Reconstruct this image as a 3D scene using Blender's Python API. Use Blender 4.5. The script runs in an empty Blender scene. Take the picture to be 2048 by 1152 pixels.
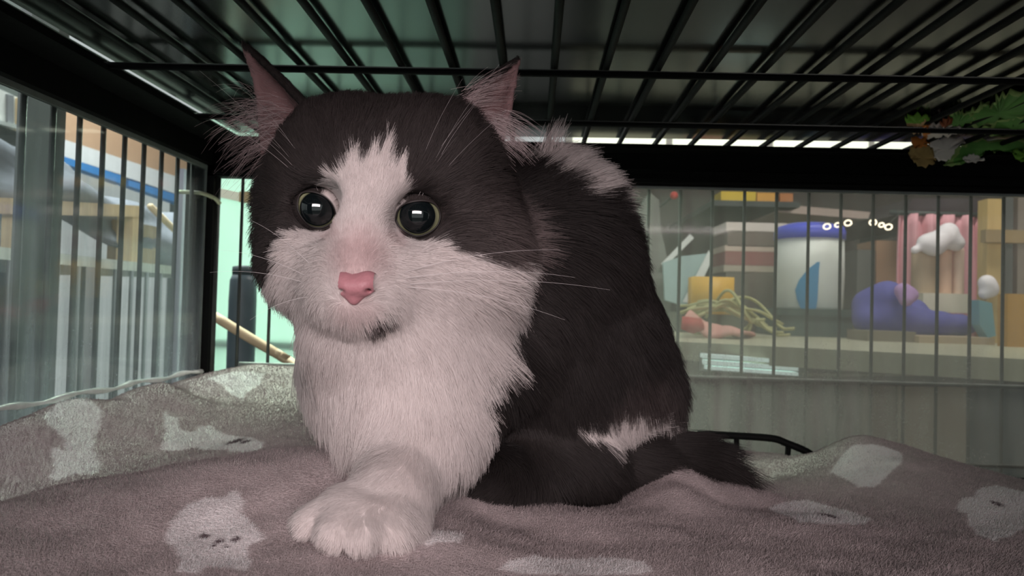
import bpy, bmesh, math, random
import numpy as np
from mathutils import Vector, Matrix, kdtree

# ------------------------------------------------------------------ scene, camera, light
SC = bpy.context.scene
COL = SC.collection
NAP_N = 420000
FUR_N = 330000
rnd = random.Random(5)
rng = np.random.default_rng(11)

F_PX = 1480.0
CAM = np.array([0.0, 0.0, 0.175])
YAW, PITCH, ROLL = 0.031, 0.024, 0.027
_F = np.array([-math.sin(YAW) * math.cos(PITCH), math.cos(YAW) * math.cos(PITCH), math.sin(PITCH)])
_r0 = np.cross(_F, [0, 0, 1.0]); _r0 /= np.linalg.norm(_r0)
_u0 = np.cross(_r0, _F)
_R = math.cos(ROLL) * _r0 + math.sin(ROLL) * _u0
_U = -math.sin(ROLL) * _r0 + math.cos(ROLL) * _u0
ROT = np.stack([_R, _U, _F])            # rows: right, up, forward

cd = bpy.data.cameras.new('camera')
cam = bpy.data.objects.new('camera', cd)
COL.objects.link(cam)
cd.sensor_width = 36.0
cd.lens = 36.0 * F_PX / 2048.0
cd.clip_start = 0.01
cd.dof.use_dof = True
cd.dof.focus_distance = 0.325
cd.dof.aperture_fstop = cd.lens / 1000 / 0.0012
M = Matrix(((_R[0], _U[0], -_F[0], CAM[0]), (_R[1], _U[1], -_F[1], CAM[1]),
            (_R[2], _U[2], -_F[2], CAM[2]), (0, 0, 0, 1)))
cam.matrix_world = M
SC.camera = cam

world = bpy.data.worlds.new('world'); SC.world = world
world.use_nodes = True
bg = world.node_tree.nodes['Background']
bg.inputs[0].default_value = (0.88, 0.96, 0.95, 1)
bg.inputs[1].default_value = 0.55


def area(name, loc, target, sx, sy, power, color, spread=180):
    l = bpy.data.lights.new(name, 'AREA')
    l.shape = 'RECTANGLE'; l.size = sx; l.size_y = sy; l.energy = power; l.color = color; l.spread = math.radians(spread)
    o = bpy.data.objects.new(name, l); COL.objects.link(o)
    o.location = loc
    d = Vector(target) - Vector(loc)
    o.rotation_euler = d.to_track_quat('-Z', 'Y').to_euler()
    return o


area('room_window_light', (0.12, -1.3, 0.50), (0.0, 0.35, 0.2), 1.2, 0.35, 24.0, (1.0, 0.84, 0.85))
area('ceiling_tube_light', (0.9, 1.2, 1.6), (0.9, 1.9, 0.0), 1.2, 0.3, 22.0, (1.0, 0.95, 0.88))
area('yard_daylight', (-1.5, 2.0, 2.4), (-1.6, 1.7, 0.0), 1.2, 1.6, 110.0, (0.95, 1.0, 1.0), 75)
area('side_daylight', (-0.46, 1.10, 0.66), (-0.16, 0.56, 0.08), 0.34, 0.30, 2.3, (0.72, 1.0, 0.76), 60)
area('back_daylight', (-0.43, 1.75, 0.20), (-0.43, 1.2, 0.20), 0.34, 0.50, 1.8, (1.0, 1.0, 0.97), 50)

SC.view_settings.view_transform = 'Standard'
SC.view_settings.look = 'None'
SC.view_settings.exposure = 0.0
SC.view_settings.gamma = 1.0
SC.view_settings.use_curve_mapping = False


# ------------------------------------------------------------------ helpers
def cs(px, py, w):
    """photo measurement at camera distance w -> (right, up, forward) metres"""
    return np.array([(px - 1024) / F_PX * w, -(py - 576) / F_PX * w, w])


def to_world(c):
    c = np.asarray(c, float)
    return CAM + c @ ROT


def to_cam(p):
    return (np.asarray(p, float) - CAM) @ ROT.T


def W(px, py, w):
    return to_world(cs(px, py, w))


def ray(px, py):
    return to_world(cs(px, py, 1.0)) - CAM


def atx(px, py, x):
    r = ray(px, py); return CAM + r * ((x - CAM[0]) / r[0])


def aty(px, py, y):
    r = ray(px, py); return CAM + r * ((y - CAM[1]) / r[1])


def atz(px, py, z):
    r = ray(px, py); return CAM + r * ((z - CAM[2]) / r[2])


def lin(r, g, b):
    f = lambda c: (c / 12.92 if c <= 0.04045 else ((c + 0.055) / 1.055) ** 2.4)
    return (f(r / 255), f(g / 255), f(b / 255), 1.0)


_mats = {}


def mat(name, col, rough=0.6, metal=0.0, noise=0.0, scale=30.0, bump=0.0, emit=None, coat=0.0, trans=0.0,
        stretch=(1, 1, 1), sheen=0.0):
    """procedural material: base colour broken up by noise, optional bump"""
    if name in _mats: return _mats[name]
    m = bpy.data.materials.new(name); m.use_nodes = True
    nt = m.node_tree; N = nt.nodes; L = nt.links
    b = N['Principled BSDF']
    c = lin(*col) if max(col) > 1.0 else (*col, 1)
    b.inputs['Roughness'].default_value = rough
    b.inputs['Metallic'].default_value = metal
    if coat: b.inputs['Coat Weight'].default_value = coat
    if sheen: b.inputs['Sheen Weight'].default_value = sheen
    if trans: b.inputs['Transmission Weight'].default_value = trans
    tc = N.new('ShaderNodeTexCoord'); mp = N.new('ShaderNodeMapping')
    mp.inputs['Scale'].default_value = stretch
    L.new(tc.outputs['Object'], mp.inputs['Vector'])
    nz = N.new('ShaderNodeTexNoise'); nz.inputs['Scale'].default_value = scale; nz.inputs['Detail'].default_value = 5
    L.new(mp.outputs[0], nz.inputs['Vector'])
    mx = N.new('ShaderNodeMix'); mx.data_type = 'RGBA'
    mx.inputs['A'].default_value = tuple(x * (1 - noise) for x in c[:3]) + (1,)
    mx.inputs['B'].default_value = tuple(min(1, x * (1 + noise)) for x in c[:3]) + (1,)
    L.new(nz.outputs['Fac'], mx.inputs['Factor'])
    L.new(mx.outputs['Result'], b.inputs['Base Color'])
    if bump:
        bp = N.new('ShaderNodeBump'); bp.inputs['Strength'].default_value = bump; bp.inputs['Distance'].default_value = 0.002
        L.new(nz.outputs['Fac'], bp.inputs['Height']); L.new(bp.outputs[0], b.inputs['Normal'])
    if emit:
        b.inputs['Emission Color'].default_value = c; b.inputs['Emission Strength'].default_value = emit
    _mats[name] = m
    return m


def link(name, me, m=None, parent=None, smooth=True):
    if m is not None and len(me.materials) == 0: me.materials.append(m)
    if smooth and len(me.polygons): me.polygons.foreach_set('use_smooth', [True] * len(me.polygons))
    o = bpy.data.objects.new(name, me); COL.objects.link(o)
    if parent is not None: adopt(o, parent)
    return o


def wmat(o):
    m = Matrix.LocRotScale(o.location, o.rotation_euler, o.scale)
    return m if o.parent is None else wmat(o.parent) @ o.matrix_parent_inverse @ m


def adopt(o, parent):
    o.parent = parent
    o.matrix_parent_inverse = wmat(parent).inverted()


def pyd(name, v, f, m=None, parent=None, smooth=True):
    me = bpy.data.meshes.new(name)
    me.from_pydata([tuple(map(float, x)) for x in v], [], [tuple(map(int, x)) for x in f])
    me.update()
    return link(name, me, m, parent, smooth)


def thing(name, label, cat, loc=(0, 0, 0), group=None):
    o = bpy.data.objects.new(name, None); COL.objects.link(o)
    o.empty_display_size = 0.02
    o.location = [float(x) for x in loc]
    return tag(o, label, cat, group)


def tag(o, label, cat, group=None):
    o['label'] = label; o['category'] = cat
    if group: o['group'] = group
    return o


def structure(o):
    o['kind'] = 'structure'; return o


def bm_obj(name, bm, m, parent=None, smooth=False, bevel=0.0, seg=2):
    if bevel:
        bmesh.ops.bevel(bm, geom=[e for e in bm.edges if e.is_manifold and e.calc_face_angle(0) > 0.5],
                        offset=bevel, segments=seg, affect='EDGES', profile=0.5, clamp_overlap=True)
    bmesh.ops.recalc_face_normals(bm, faces=bm.faces)
    me = bpy.data.meshes.new(name); bm.to_mesh(me); bm.free()
    return link(name, me, m, parent, smooth)


def hexa(bm, c8):
    """box from eight corners: bottom ring of four, top ring of four"""
    v = [bm.verts.new(tuple(map(float, c))) for c in c8]
    for f in ((3, 2, 1, 0), (4, 5, 6, 7), (0, 1, 5, 4), (1, 2, 6, 5), (2, 3, 7, 6), (3, 0, 4, 7)):
        bm.faces.new([v[i] for i in f])


def box(bm, lo, hi, rz=0.0, piv=None):
    lo = np.array(lo, float); hi = np.array(hi, float)
    c = [(lo[0], lo[1], lo[2]), (hi[0], lo[1], lo[2]), (hi[0], hi[1], lo[2]), (lo[0], hi[1], lo[2]),
         (lo[0], lo[1], hi[2]), (hi[0], lo[1], hi[2]), (hi[0], hi[1], hi[2]), (lo[0], hi[1], hi[2])]
    if rz:
        p = np.array(piv if piv is not None else (lo + hi) / 2)
        a, b = math.cos(rz), math.sin(rz)
        c = [(p[0] + a * (q[0] - p[0]) - b * (q[1] - p[1]), p[1] + b * (q[0] - p[0]) + a * (q[1] - p[1]), q[2]) for q in c]
    hexa(bm, c)


def box_obj(name, lo, hi, m, parent=None, bevel=0.002, rz=0.0):
    bm = bmesh.new(); box(bm, lo, hi, rz)
    return bm_obj(name, bm, m, parent, bevel=bevel)


def tube(bm, pts, r, seg=8, caps=True):
    pts = [np.array(p, float) for p in pts]
    rs = r if hasattr(r, '__len__') else [r] * len(pts)
    rings = []
    ref = None
    for i, p in enumerate(pts):
        t = pts[min(i + 1, len(pts) - 1)] - pts[max(i - 1, 0)]
        t = t / (np.linalg.norm(t) + 1e-12)
        if ref is None:
            ref = np.cross(t, [0, 0, 1.0] if abs(t[2]) < 0.9 else [1.0, 0, 0])
        ref = ref - t * np.dot(ref, t); ref /= np.linalg.norm(ref)
        b = np.cross(t, ref)
        rings.append([bm.verts.new(tuple(p + rs[i] * (math.cos(a) * ref + math.sin(a) * b)))
                      for a in [2 * math.pi * k / seg for k in range(seg)]])
    for a, b in zip(rings[:-1], rings[1:]):
        for k in range(seg):
            bm.faces.new((a[k], a[(k + 1) % seg], b[(k + 1) % seg], b[k]))
    if caps:
        bm.faces.new(rings[0][::-1]); bm.faces.new(rings[-1])


def tube_obj(name, pts, r, m, parent=None, seg=8):
    bm = bmesh.new(); tube(bm, pts, r, seg)
    return bm_obj(name, bm, m, parent, smooth=True)


def lathe(bm, prof, c, seg=28):
    rings = []
    for r, z in prof:
        rings.append([bm.verts.new((c[0] + r * math.cos(2 * math.pi * k / seg), c[1] + r * math.sin(2 * math.pi * k / seg), c[2] + z))
                      for k in range(seg)])
    for a, b in zip(rings[:-1], rings[1:]):
        for k in range(seg): bm.faces.new((a[k], a[(k + 1) % seg], b[(k + 1) % seg], b[k]))
    bm.faces.new(rings[0][::-1]); bm.faces.new(rings[-1])


def prism(bm, front, off):
    """polygon of 3d points pushed along off"""
    a = [bm.verts.new(tuple(map(float, p))) for p in front]
    b = [bm.verts.new(tuple(map(float, np.array(p) + off))) for p in front]
    n = len(a)
    bm.faces.new(a); bm.faces.new(b[::-1])
    for k in range(n): bm.faces.new((a[k], b[k], b[(k + 1) % n], a[(k + 1) % n]))


def spline(pts, n):
    """Catmull-Rom through pts"""
    P = np.array(pts, float)
    P = np.vstack([2 * P[0] - P[1], P, 2 * P[-1] - P[-2]])
    out = []
    m = len(P) - 3
    for t in np.linspace(0, m - 1e-9, n):
        i = int(t); u = t - i
        p0, p1, p2, p3 = P[i:i + 4]
        out.append(0.5 * (2 * p1 + (p2 - p0) * u + (2 * p0 - 5 * p1 + 4 * p2 - p3) * u * u + (3 * p1 - p0 - 3 * p2 + p3) * u ** 3))
    return np.array(out)


def sstep(a, b, x):
    t = np.clip((x - a) / (b - a), 0, 1); return t * t * (3 - 2 * t)


_lat = rng.random((64, 64, 64)).astype(np.float32)


def vnoise(p, s):
    """value noise 0..1 on points (n,3) at frequency s"""
    q = np.asarray(p, float) * s + 17.3
    i = np.floor(q).astype(int); f = q - i; f = f * f * (3 - 2 * f)
    out = 0
    for dx in (0, 1):
        for dy in (0, 1):
            for dz in (0, 1):
                w = (f[:, 0] if dx else 1 - f[:, 0]) * (f[:, 1] if dy else 1 - f[:, 1]) * (f[:, 2] if dz else 1 - f[:, 2])
                out = out + w * _lat[(i[:, 0] + dx) % 64, (i[:, 1] + dy) % 64, (i[:, 2] + dz) % 64]
    return out


def poly_sd(P, poly):
    """signed distance (negative inside) of points (n,2) to a polygon"""
    P = np.asarray(P, float); poly = np.asarray(poly, float)
    d = np.full(len(P), 1e18); inside = np.zeros(len(P), bool)
    n = len(poly)
    for k in range(n):
        a, b = poly[k], poly[(k + 1) % n]
        e = b - a; w = P - a
        t = np.clip((w @ e) / (e @ e + 1e-18), 0, 1)
        d = np.minimum(d, ((w - t[:, None] * e) ** 2).sum(1))
        c = (a[1] > P[:, 1]) != (b[1] > P[:, 1])
        with np.errstate(divide='ignore', invalid='ignore'):
            x = (b[0] - a[0]) * (P[:, 1] - a[1]) / (b[1] - a[1] + 1e-18) + a[0]
        inside ^= c & (P[:, 0] < x)
    d = np.sqrt(d)
    return np.where(inside, -d, d)


def hair_object(name, pts, radius, color, normal, m, parent, tipfac=0.25):
    """pts (n,k,3) world points of n strands; colour and skin normal per strand"""
    n, k, _ = pts.shape
    hc = bpy.data.hair_curves.new(name)
    hc.add_curves([k] * n)
    hc.attributes['position'].data.foreach_set('vector', pts.astype(np.float32).ravel())
    ra = hc.attributes.new('radius', 'FLOAT', 'POINT') if 'radius' not in hc.attributes else hc.attributes['radius']
    prof = np.linspace(1.0, tipfac, k) ** 0.8
    ra.data.foreach_set('value', (np.asarray(radius).reshape(-1, 1) * prof[None]).astype(np.float32).ravel())
    ca = hc.attributes.new('tint', 'FLOAT_COLOR', 'CURVE')
    ca.data.foreach_set('color', np.concatenate([color, np.ones((n, 1))], 1).astype(np.float32).ravel())
    na = hc.attributes.new('skin_normal', 'FLOAT_VECTOR', 'CURVE')
    na.data.foreach_set('vector', normal.astype(np.float32).ravel())
    hc.materials.append(m)
    o = bpy.data.objects.new(name, hc); COL.objects.link(o)
    adopt(o, parent)
    return o


def hair_material(name, gloss=0.06, nmix=0.75):
    m = bpy.data.materials.new(name); m.use_nodes = True
    N = m.node_tree.nodes; L = m.node_tree.links
    N.clear()
    out = N.new('ShaderNodeOutputMaterial')
    ac = N.new('ShaderNodeAttribute'); ac.attribute_name = 'tint'
    an = N.new('ShaderNodeAttribute'); an.attribute_name = 'skin_normal'
    ge = N.new('ShaderNodeNewGeometry')
    mv = N.new('ShaderNodeMix'); mv.data_type = 'VECTOR'; mv.inputs['Factor'].default_value = nmix
    L.new(ge.outputs['Normal'], mv.inputs['A']); L.new(an.outputs['Vector'], mv.inputs['B'])
    nn = N.new('ShaderNodeVectorMath'); nn.operation = 'NORMALIZE'
    L.new(mv.outputs['Result'], nn.inputs[0])
    df = N.new('ShaderNodeBsdfDiffuse'); L.new(ac.outputs['Color'], df.inputs['Color']); L.new(nn.outputs[0], df.inputs['Normal'])
    tr = N.new('ShaderNodeBsdfTranslucent'); L.new(ac.outputs['Color'], tr.inputs['Color']); L.new(nn.outputs[0], tr.inputs['Normal'])
    m1 = N.new('ShaderNodeMixShader'); m1.inputs[0].default_value = 0.12
    L.new(df.outputs[0], m1.inputs[1]); L.new(tr.outputs[0], m1.inputs[2])
    gl = N.new('ShaderNodeBsdfHair'); gl.component = 'Reflection'
    gl.inputs['RoughnessU'].default_value = 0.35; gl.inputs['RoughnessV'].default_value = 0.6
    gl.inputs['Color'].default_value = (0.9, 0.85, 0.85, 1)
    m2 = N.new('ShaderNodeMixShader'); m2.inputs[0].default_value = gloss
    L.new(m1.outputs[0], m2.inputs[1]); L.new(gl.outputs[0], m2.inputs[2])
    L.new(m2.outputs[0], out.inputs['Surface'])
    return m


def vcol_material(name, rough=0.8, bump_scale=0.0, bump=0.0, coat=0.0, spec=0.3):
    m = bpy.data.materials.new(name); m.use_nodes = True
    N = m.node_tree.nodes; L = m.node_tree.links
    b = N['Principled BSDF']; b.inputs['Roughness'].default_value = rough
    b.inputs['Specular IOR Level'].default_value = spec
    b.inputs['Coat Weight'].default_value = coat
    a = N.new('ShaderNodeAttribute'); a.attribute_name = 'tint'
    L.new(a.outputs['Color'], b.inputs['Base Color'])
    if bump:
        tc = N.new('ShaderNodeTexCoord'); nz = N.new('ShaderNodeTexNoise')
        nz.inputs['Scale'].default_value = bump_scale; nz.inputs['Detail'].default_value = 4
        L.new(tc.outputs['Object'], nz.inputs['Vector'])
        bp = N.new('ShaderNodeBump'); bp.inputs['Strength'].default_value = bump; bp.inputs['Distance'].default_value = 0.002
        L.new(nz.outputs['Fac'], bp.inputs['Height']); L.new(bp.outputs[0], b.inputs['Normal'])
    return m


def set_tint(me, color):
    a = me.attributes.new('tint', 'FLOAT_COLOR', 'POINT')
    a.data.foreach_set('color', np.concatenate([color, np.ones((len(color), 1))], 1).astype(np.float32).ravel())


# ------------------------------------------------------------------ implicit surfaces
def sd_ell(p, c, r, R=None):
    q = p - c
    if R is not None: q = q @ R
    k0 = np.sqrt(((q / r) ** 2).sum(-1)); k1 = np.sqrt(((q / (r * r)) ** 2).sum(-1)) + 1e-9
    return k0 * (k0 - 1) / k1


def sd_cone(p, a, b, ra, rb):
    ba = b - a; q = p - a
    h = np.clip((q @ ba) / (ba @ ba), 0, 1)
    d = q - h[..., None] * ba
    return np.sqrt((d ** 2).sum(-1)) - (ra + (rb - ra) * h)


class Field:
    def __init__(self, lo, hi, vox):
        self.lo = np.array(lo, float); self.v = vox
        self.n = np.ceil((np.array(hi) - self.lo) / vox).astype(int) + 1
        self.D = np.full(self.n, 0.05, np.float32)

    def window(self, lo, hi):
        i0 = np.clip(np.floor((np.array(lo) - self.lo) / self.v).astype(int), 0, self.n)
        i1 = np.clip(np.ceil((np.array(hi) - self.lo) / self.v).astype(int) + 1, 0, self.n)
        ax = [self.lo[k] + self.v * np.arange(i0[k], i1[k]) for k in range(3)]
        g = np.stack(np.meshgrid(*ax, indexing='ij'), -1)
        return tuple(slice(i0[k], i1[k]) for k in range(3)), g

    def put(self, fn, lo, hi, k=0.01, sub=False):
        m = 0.03 if not sub else 0.01
        s, g = self.window(np.array(lo) - m, np.array(hi) + m)
        if 0 in g.shape: return
        d = fn(g); a = self.D[s]
        if sub:
            d = -d
            h = np.clip(0.5 + 0.5 * (d - a) / k, 0, 1)
            self.D[s] = a * (1 - h) + d * h + k * h * (1 - h)
        else:
            h = np.clip(0.5 + 0.5 * (a - d) / k, 0, 1)
            self.D[s] = a * (1 - h) + d * h - k * h * (1 - h)

    def ell(self, c, r, k=0.01, R=None, sub=False):
        c = np.array(c); r = np.array(r) * np.ones(3); m = r.max()
        self.put(lambda g: sd_ell(g, c, r, R), c - m, c + m, k, sub)

    def cone(self, a, b, ra, rb, k=0.01, sub=False):
        a = np.array(a); b = np.array(b); m = max(ra, rb)
        self.put(lambda g: sd_cone(g, a, b, ra, rb), np.minimum(a, b) - m, np.maximum(a, b) + m, k, sub)

    def grad(self):
        return np.gradient(self.D, self.v)

    def mesh(self):
        """naive surface nets"""
        D = self.D; n = self.n
        S = D < 0
        corners = [(i, j, k) for i in (0, 1) for j in (0, 1) for k in (0, 1)]
        cnt = np.zeros(n - 1, np.int8)
        for c in corners: cnt += S[c[0]:n[0] - 1 + c[0], c[1]:n[1] - 1 + c[1], c[2]:n[2] - 1 + c[2]]
        cells = np.argwhere((cnt > 0) & (cnt < 8))
        idx = np.full(n - 1, -1, np.int64); idx[tuple(cells.T)] = np.arange(len(cells))
        acc = np.zeros((len(cells), 3)); num = np.zeros(len(cells))
        for a in corners:
            for ax in range(3):
                if a[ax]: continue
                b = list(a); b[ax] = 1
                da = D[tuple((cells + a).T)]; db = D[tuple((cells + b).T)]
                m = (da < 0) != (db < 0)
                t = np.where(m, da / (da - db + 1e-20), 0)
                p = np.array(a, float)[None] + np.eye(3)[ax][None] * t[:, None]
                acc[m] += p[m]; num[m] += 1
        V = self.lo + self.v * (cells + acc / num[:, None])
        F = []
        for ax in range(3):
            u, w = (ax + 1) % 3, (ax + 2) % 3
            sl0 = [slice(None)] * 3; sl1 = [slice(None)] * 3
            sl0[ax] = slice(0, n[ax] - 1); sl1[ax] = slice(1, n[ax])
            A = S[tuple(sl0)]; B = S[tuple(sl1)]
            e = np.argwhere(A != B)
            ok = (e[:, u] > 0) & (e[:, w] > 0) & (e[:, u] < n[u] - 1) & (e[:, w] < n[w] - 1)
            e = e[ok]
            fl = A[tuple(e.T)]
            def cell(du, dw):
                c = e.copy(); c[:, u] -= du; c[:, w] -= dw
                return idx[tuple(c.T)]
            q = np.stack([cell(1, 1), cell(0, 1), cell(0, 0), cell(1, 0)], 1)
            q[~fl] = q[~fl][:, ::-1]
            F.append(q)
        F = np.concatenate(F)
        return V, F[(F >= 0).all(1)]


def np_mesh(name, V, F):
    me = bpy.data.meshes.new(name)
    me.vertices.add(len(V)); me.vertices.foreach_set('co', V.astype(np.float32).ravel())
    k = F.shape[1]
    me.loops.add(F.size); me.loops.foreach_set('vertex_index', F.astype(np.int32).ravel())
    me.polygons.add(len(F))
    me.polygons.foreach_set('loop_start', np.arange(0, F.size, k, dtype=np.int32))
    me.polygons.foreach_set('loop_total', np.full(len(F), k, np.int32))
    me.update(calc_edges=True); me.validate()
    return me


# ------------------------------------------------------------------ the setting around the cage
concrete = mat('grey_concrete', (96, 96, 92), rough=0.9, noise=0.3, scale=6, bump=0.2)
wall_m = mat('dim_brown_wall', (74, 68, 64), rough=0.9, noise=0.2, scale=4, bump=0.1)
ceil_m = mat('grey_ceiling', (120, 120, 116), rough=0.9, noise=0.1, scale=5)
FZ = -0.62
structure(box_obj('floor', (-4.5, -3.0, FZ - 0.05), (3.0, 5.0, FZ), concrete, None, 0))
structure(box_obj('wall_back', (0.10, 2.75, FZ), (3.0, 2.85, 2.0), wall_m, None, 0))
win = structure(box_obj('window_1', (0.10, 2.735, 0.66), (1.60, 2.752, 1.02), mat('window_frame_paint', (150, 150, 144), rough=.6), None, 0))
pane_m = mat('daylit_pane', (226, 232, 214), rough=.4, noise=.05, scale=3, emit=0.75)
for k in range(4):
    box_obj('pane', (0.125 + k * .368, 2.728, .685), (0.125 + k * .368 + .343, 2.737, .995), pane_m, win, 0)
structure(box_obj('wall_right', (2.4, -0.6, FZ), (2.5, 2.75, 2.0), wall_m, None, 0))
structure(box_obj('ceiling', (-0.05, -0.6, 2.0), (3.0, 2.85, 2.08), ceil_m, None, 0))

# ------------------------------------------------------------------ the wire cage
LX, BY, RX = -0.340, 0.752, 0.600
ROOF_Z = 0.337
black = mat('black_enamel', (19, 20, 20), rough=0.38, noise=0.4, scale=90, bump=0.15)
black_steel = mat('black_angle_steel', (15, 16, 16), rough=0.45, noise=0.5, scale=40, bump=0.25)
for _m in (black, black_steel):
    _m.node_tree.nodes['Principled BSDF'].inputs['Specular IOR Level'].default_value = 0.10
    _m.node_tree.nodes['Principled BSDF'].inputs['Roughness'].default_value = 0.65
grey_wire = mat('worn_grey_wire', (46, 50, 48), rough=0.6, metal=0.0, noise=0.5, scale=120, bump=0.2)
dark_wire = mat('dark_worn_wire', (38, 40, 37), rough=0.5, metal=0.2, noise=0.5, scale=120, bump=0.2)
pan_black = mat('black_pan_plastic', (22, 22, 22), rough=0.35, noise=0.3, scale=60)

cage = thing('wire_cage', 'black wire cage enclosing the cat, with angle steel beams and corner post', 'cage', (0.13, 0.37, 0))


def wire_mesh(L, r, axis):
    bm = bmesh.new()
    d = np.zeros(3); d[axis] = L
    tube(bm, [(0, 0, 0), d], r, 8)
    bmesh.ops.recalc_face_normals(bm, faces=bm.faces)
    me = bpy.data.meshes.new('wire'); bm.to_mesh(me); bm.free()
    me.polygons.foreach_set('use_smooth', [len(p.vertices) == 4 for p in me.polygons])
    return me


def wires(n, me, m, locs, name='wire'):
    if not me.materials: me.materials.append(m)
    for p in locs:
        o = bpy.data.objects.new(name, me); COL.objects.link(o)
        o.location = [float(x) for x in p]
        o.parent = cage; o.matrix_parent_inverse = Matrix.Translation(cage.location).inverted()


# roof wires run front to back, two wires cross under them
xs = np.array([atz(365 + 106.4 * k, 107 + 2.9 * k, ROOF_Z)[0] for k in range(17)])
step = (xs[15] - xs[0]) / 15
x0 = xs[0]
roof_x = [x0 + step * k for k in range(-6, 22) if -0.325 < x0 + step * k < RX - 0.01]
wires(0, wire_mesh(0.77, 0.0025, 1), black, [(x, -0.02, ROOF_Z + 0.003) for x in roof_x], 'roof_wire')
wires(0, wire_mesh(RX - LX - 0.02, 0.0027, 0), black, [(LX + 0.01, y, ROOF_Z - 0.002) for y in (0.09, 0.228, 0.366, 0.504, 0.641)], 'roof_cross_wire')

# left wall wires
yl = [atx(px, 400, LX)[1] for px in (164, 361)]
ys = np.linspace(yl[0], yl[1], 6); dy = ys[1] - ys[0]
left_y = [ys[0] + dy * k for k in range(-16, 7) if 0.0 < ys[0] + dy * k < BY - 0.02]
wires(0, wire_mesh(0.318, 0.0021, 2), dark_wire, [(LX - 0.004, y, 0.004) for y in left_y], 'wall_wire')
wires(0, wire_mesh(BY, 0.0021, 1), grey_wire, [(LX - 0.0075, 0.0, z) for z in (0.05,)], 'wall_cross_wire')

# back wall wires
xb = aty(1357, 600, BY)[0]; db = (aty(2005, 600, BY)[0] - xb) / 10
back_x = [xb + db * k for k in range(-20, 13) if LX + 0.03 < xb + db * k < RX - 0.01]
wires(0, wire_mesh(0.318, 0.0017, 2), grey_wire, [(x, BY, 0.004) for x in back_x], 'wall_wire')
zb = aty(1700, 763, BY)[2]; zt = aty(470, 349, BY)[2]
wires(0, wire_mesh(RX - LX - 0.05, 0.0019, 0), grey_wire, [(LX + 0.04, BY - 0.0035, z) for z in (zt, 0.03)], 'wall_cross_wire')
wires(0, wire_mesh(RX - LX - 0.05, 0.0019, 0), mat('pale_worn_wire', (132, 138, 134), rough=0.5, noise=0.3, scale=90), [(LX + 0.04, BY - 0.0035, zb)], 'wall_cross_wire')
xf = aty(432, 500, BY)[0]
wires(0, wire_mesh(0.315, 0.0036, 2), grey_wire, [(xf, BY - 0.002, 0.004)], 'panel_frame_wire')
# right wall wires, outside the picture but part of the cage
wires(0, wire_mesh(0.318, 0.0019, 2), grey_wire, [(RX, y, 0.004) for y in np.arange(0.03, 0.74, 0.0335)], 'wall_wire')

# corner posts and beams of folded angle steel
def angle(name, boxes):
    bm = bmesh.new()
    for lo, hi in boxes: box(bm, lo, hi)
    return bm_obj(name, bm, black_steel, cage, bevel=0.0008)


xp0, xp1 = aty(392, 560, BY - 0.008)[0], aty(424, 560, BY - 0.008)[0]
angle('corner_post', [((xp0 - 0.012, BY - 0.012, 0.0), (xp1, BY + 0.003, 0.335))])
angle('corner_post', [((RX - 0.012, BY - 0.012, 0.0), (RX + 0.004, BY + 0.003, 0.335))])
zbm = 0.175 + 0.137
angle('roof_beam', [((LX - 0.006, -0.02, zbm - 0.002), (LX + 0.010, BY, 0.3345)), ((LX + 0.004, -0.02, 0.331), (-0.3005, BY, 0.3350))])
zk = aty(1300, 371, BY - 0.012)[2]
angle('roof_beam', [((LX, BY - 0.012, zk), (RX, BY + 0.003, 0.3345)), ((LX, 0.716, 0.331), (RX, BY - 0.01, 0.3350))])
angle('roof_beam', [((RX - 0.008, -0.02, zbm), (RX + 0.006, BY, 0.3345))])
# folded lip along the back beam
tube_obj('beam_lip', [(LX + 0.01, BY - 0.014, zk + 0.004), (RX - 0.01, BY - 0.014, zk + 0.004)], 0.0022, black_steel, cage, 6)
tube_obj('beam_lip', [(LX + 0.01, BY - 0.014, zk + 0.014), (RX - 0.01, BY - 0.014, zk + 0.014)], 0.0016, black_steel, cage, 6)

# front of the cage: unseen black sheets added to shade both sides of the blanket
bm = bmesh.new(); box(bm, (LX + .012, -0.030, 0.004), (-0.150, -0.026, 0.332)); bm_obj('light_blocker_sheet', bm, pan_black, cage, bevel=0.0006)
bm = bmesh.new(); box(bm, (0.185, -0.030, 0.004), (RX - 0.005, -0.026, 0.332)); bm_obj('light_blocker_sheet', bm, pan_black, cage, bevel=0.0006)
tube_obj('blocker_edge', [(0.183, -0.028, 0.0), (0.183, -0.028, 0.334)], 0.004, black, cage, 8)
angle('roof_beam', [((LX, -0.034, 0.318), (RX, -0.022, 0.3345))])
angle('corner_post', [((LX - 0.004, -0.034, 0.0), (LX + 0.012, -0.02, 0.335))])
angle('corner_post', [((RX - 0.012, -0.034, 0.0), (RX + 0.004, -0.02, 0.335))])

# floor pan with a raised rim
bm = bmesh.new()
box(bm, (LX + 0.002, -0.02, -0.006), (RX - 0.004, BY - 0.006, 0.0))
for lo, hi in (((LX + 0.002, -0.02, -0.006), (LX + 0.006, BY - 0.006, 0.02)), ((RX - 0.008, -0.02, -0.006), (RX - 0.004, BY - 0.006, 0.02)),
               ((LX + 0.002, BY - 0.010, -0.006), (RX - 0.004, BY - 0.006, 0.02))): box(bm, lo, hi)
tag(bm_obj('floor_pan', bm, pan_black, None, bevel=0.0008), 'black plastic floor pan lying under the grey blanket', 'pan')

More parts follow.
